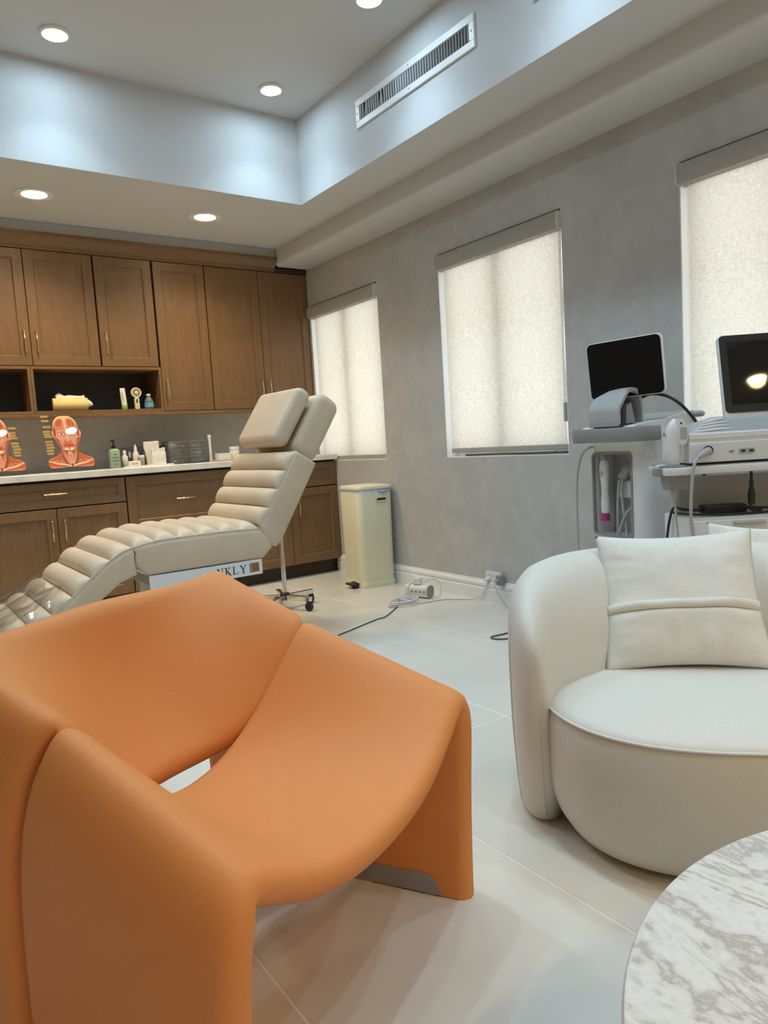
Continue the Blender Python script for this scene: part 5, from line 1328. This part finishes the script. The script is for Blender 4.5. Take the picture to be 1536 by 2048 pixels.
# niche items ---------------------------------------------------------------------
ZN = 1.3255
pr = thing('paper_roll', 'yellow wrapped paper roll with loose white sheet in the open shelf', 'paper roll', (1.135, 5.125, ZN), radians(-4))
RY = Matrix.Rotation(pi/2, 4, 'Y')
ob('roll', lathe([(0.014, -0.108), (0.040, -0.108), (0.043, -0.104), (0.043, 0.104), (0.040, 0.108), (0.014, 0.108)], 28, M=Matrix.Translation((0, 0, 0.0435)) @ RY), 'paper_yellow', pr, True, radians(40))
ob('core_ring', lathe([(0.016, -0.1092), (0.036, -0.1092), (0.036, -0.1082), (0.016, -0.1082)], 24, M=Matrix.Translation((0, 0, 0.0435)) @ RY), 'paper_kraft', pr)
ob('twisted_end', tube([(0.106, 0, 0.045), (0.122, -0.004, 0.040), (0.128, -0.006, 0.030)], [0.032, 0.022, 0.014], 10, 3), 'paper_white', pr)
fl_ = bmesh.new(); rows = []
for k, (y, z) in enumerate(((-0.020, 0.083), (0.0, 0.090), (0.022, 0.104), (0.040, 0.100))):
    rows.append([fl_.verts.new((x, y+0.004*sin(i*2.1), z+(0.026 if (k == 2 and i == 1) else 0)+0.004*sin(i*1.9+k))) for i, x in enumerate((-0.085, -0.060, -0.03, 0.0, 0.04, 0.075, 0.095))])
for a, b in zip(rows, rows[1:]):
    for i in range(6): fl_.faces.new((a[i], a[i+1], b[i+1], b[i]))
lo = ob('loose_sheet', fl_, 'paper_white', pr, True)
sm = lo.modifiers.new('thick', 'SOLIDIFY'); sm.thickness = 0.0012
tu = thing('cream_tube', 'white cream tube standing on its green cap in the open shelf', 'tube', (1.478, 5.09, ZN), radians(-6))
ob('cap', lz([(0.0185, 0), (0.0195, 0.003), (0.0190, 0.026), (0.018, 0.028)]), 'lime', tu, True, radians(40))
ob('tube_body', loft([[(a*cos(2*pi*i/20)-0.05*(z-0.03), b*sin(2*pi*i/20), z) for i in range(20)] for z, a, b in ((0.028, 0.018, 0.018), (0.06, 0.0185, 0.016), (0.10, 0.018, 0.010), (0.138, 0.017, 0.002), (0.146, 0.017, 0.0015))]), 'plastic_white', tu, True, radians(50))
tl = bmesh.new()
for k in range(4): box(tl, -0.010-0.0016*k, -0.004-0.0016*k, -0.0185+0.002*k, -0.0165+0.002*k, 0.058+0.016*k, 0.070+0.016*k)
ob('tube_print', tl, 'plastic_midgrey', tu)
fa = thing('handheld_fan', 'cream handheld fan standing upright in the open shelf', 'fan', (1.567, 5.10, ZN))
RX = Matrix.Rotation(pi/2, 4, 'X')
hd_ = bmesh.new()
A = [[hd_.verts.new((x, y, z)) for x, z in rg] for rg, y in ((rrect(0.030, 0.082, 0.010, 4, 0, 0.041), 0.012), (rrect(0.030, 0.082, 0.010, 4, 0, 0.041), -0.012), (rrect(0.013, 0.030, 0.006, 4, 0, 0.056), -0.012), (rrect(0.013, 0.030, 0.006, 4, 0, 0.056), 0.012))]
for a, b in zip(A, A[1:]+A[:1]):
    for i in range(len(a)): hd_.faces.new((a[i], a[(i+1) % len(a)], b[(i+1) % len(a)], b[i]))
ob('grip', hd_, 'bin_cream', fa, True, radians(40))
ob('fan_ring', lathe([(0.026, -0.012), (0.034, -0.012), (0.036, 0), (0.034, 0.012), (0.026, 0.012), (0.025, 0)], 28, M=Matrix.Translation((0, 0, 0.115)) @ RX), 'bin_cream', fa, True, radians(40))
ob('fan_back', lathe([(0, -0.004), (0.026, -0.004), (0.026, 0.002), (0, 0.002)], 24, M=Matrix.Translation((0, 0, 0.115)) @ RX), 'wood_dark', fa)
ob('fan_hub', lathe([(0, 0.004), (0.011, 0.004), (0.011, 0.012), (0, 0.014)], 20, M=Matrix.Translation((0, 0, 0.115)) @ RX), 'bin_cream', fa, True, radians(40))
bl = bm_mesh(bbox(0.010, 0.026, -0.0012, 0.0012, -0.002, 0.002), 'grille_rib'); bl.materials.append(MATS['bin_cream'])
for k in range(10):
    o = link('grille_rib', bl, None, fa); o.location = (0, -0.009, 0.115); o.rotation_euler = (0, 2*pi*k/10, 0)
ob('button', lathe([(0.0035, 0), (0.0035, 0.002)], 10, M=Matrix.Translation((0, -0.0122, 0.020)) @ RX), 'plastic_midgrey', fa)
vb = thing('small_bottle', 'small clear bottle with blue label in the open shelf corner', 'bottle', (1.652, 5.10, ZN))
ob('glass_body', lz([(0.028, 0), (0.031, 0.004), (0.031, 0.052), (0.026, 0.068), (0.013, 0.082), (0.011, 0.090), (0.012, 0.092)]), 'bottle_clear', vb, True, radians(45))
ob('label', lz([(0.0313, 0.012), (0.0318, 0.012), (0.0318, 0.042), (0.0313, 0.042)]), 'blue_label', vb)
ob('cap', lz([(0.013, 0.091), (0.0145, 0.092), (0.0145, 0.103), (0.012, 0.105)]), 'plastic_white', vb, True, radians(40))
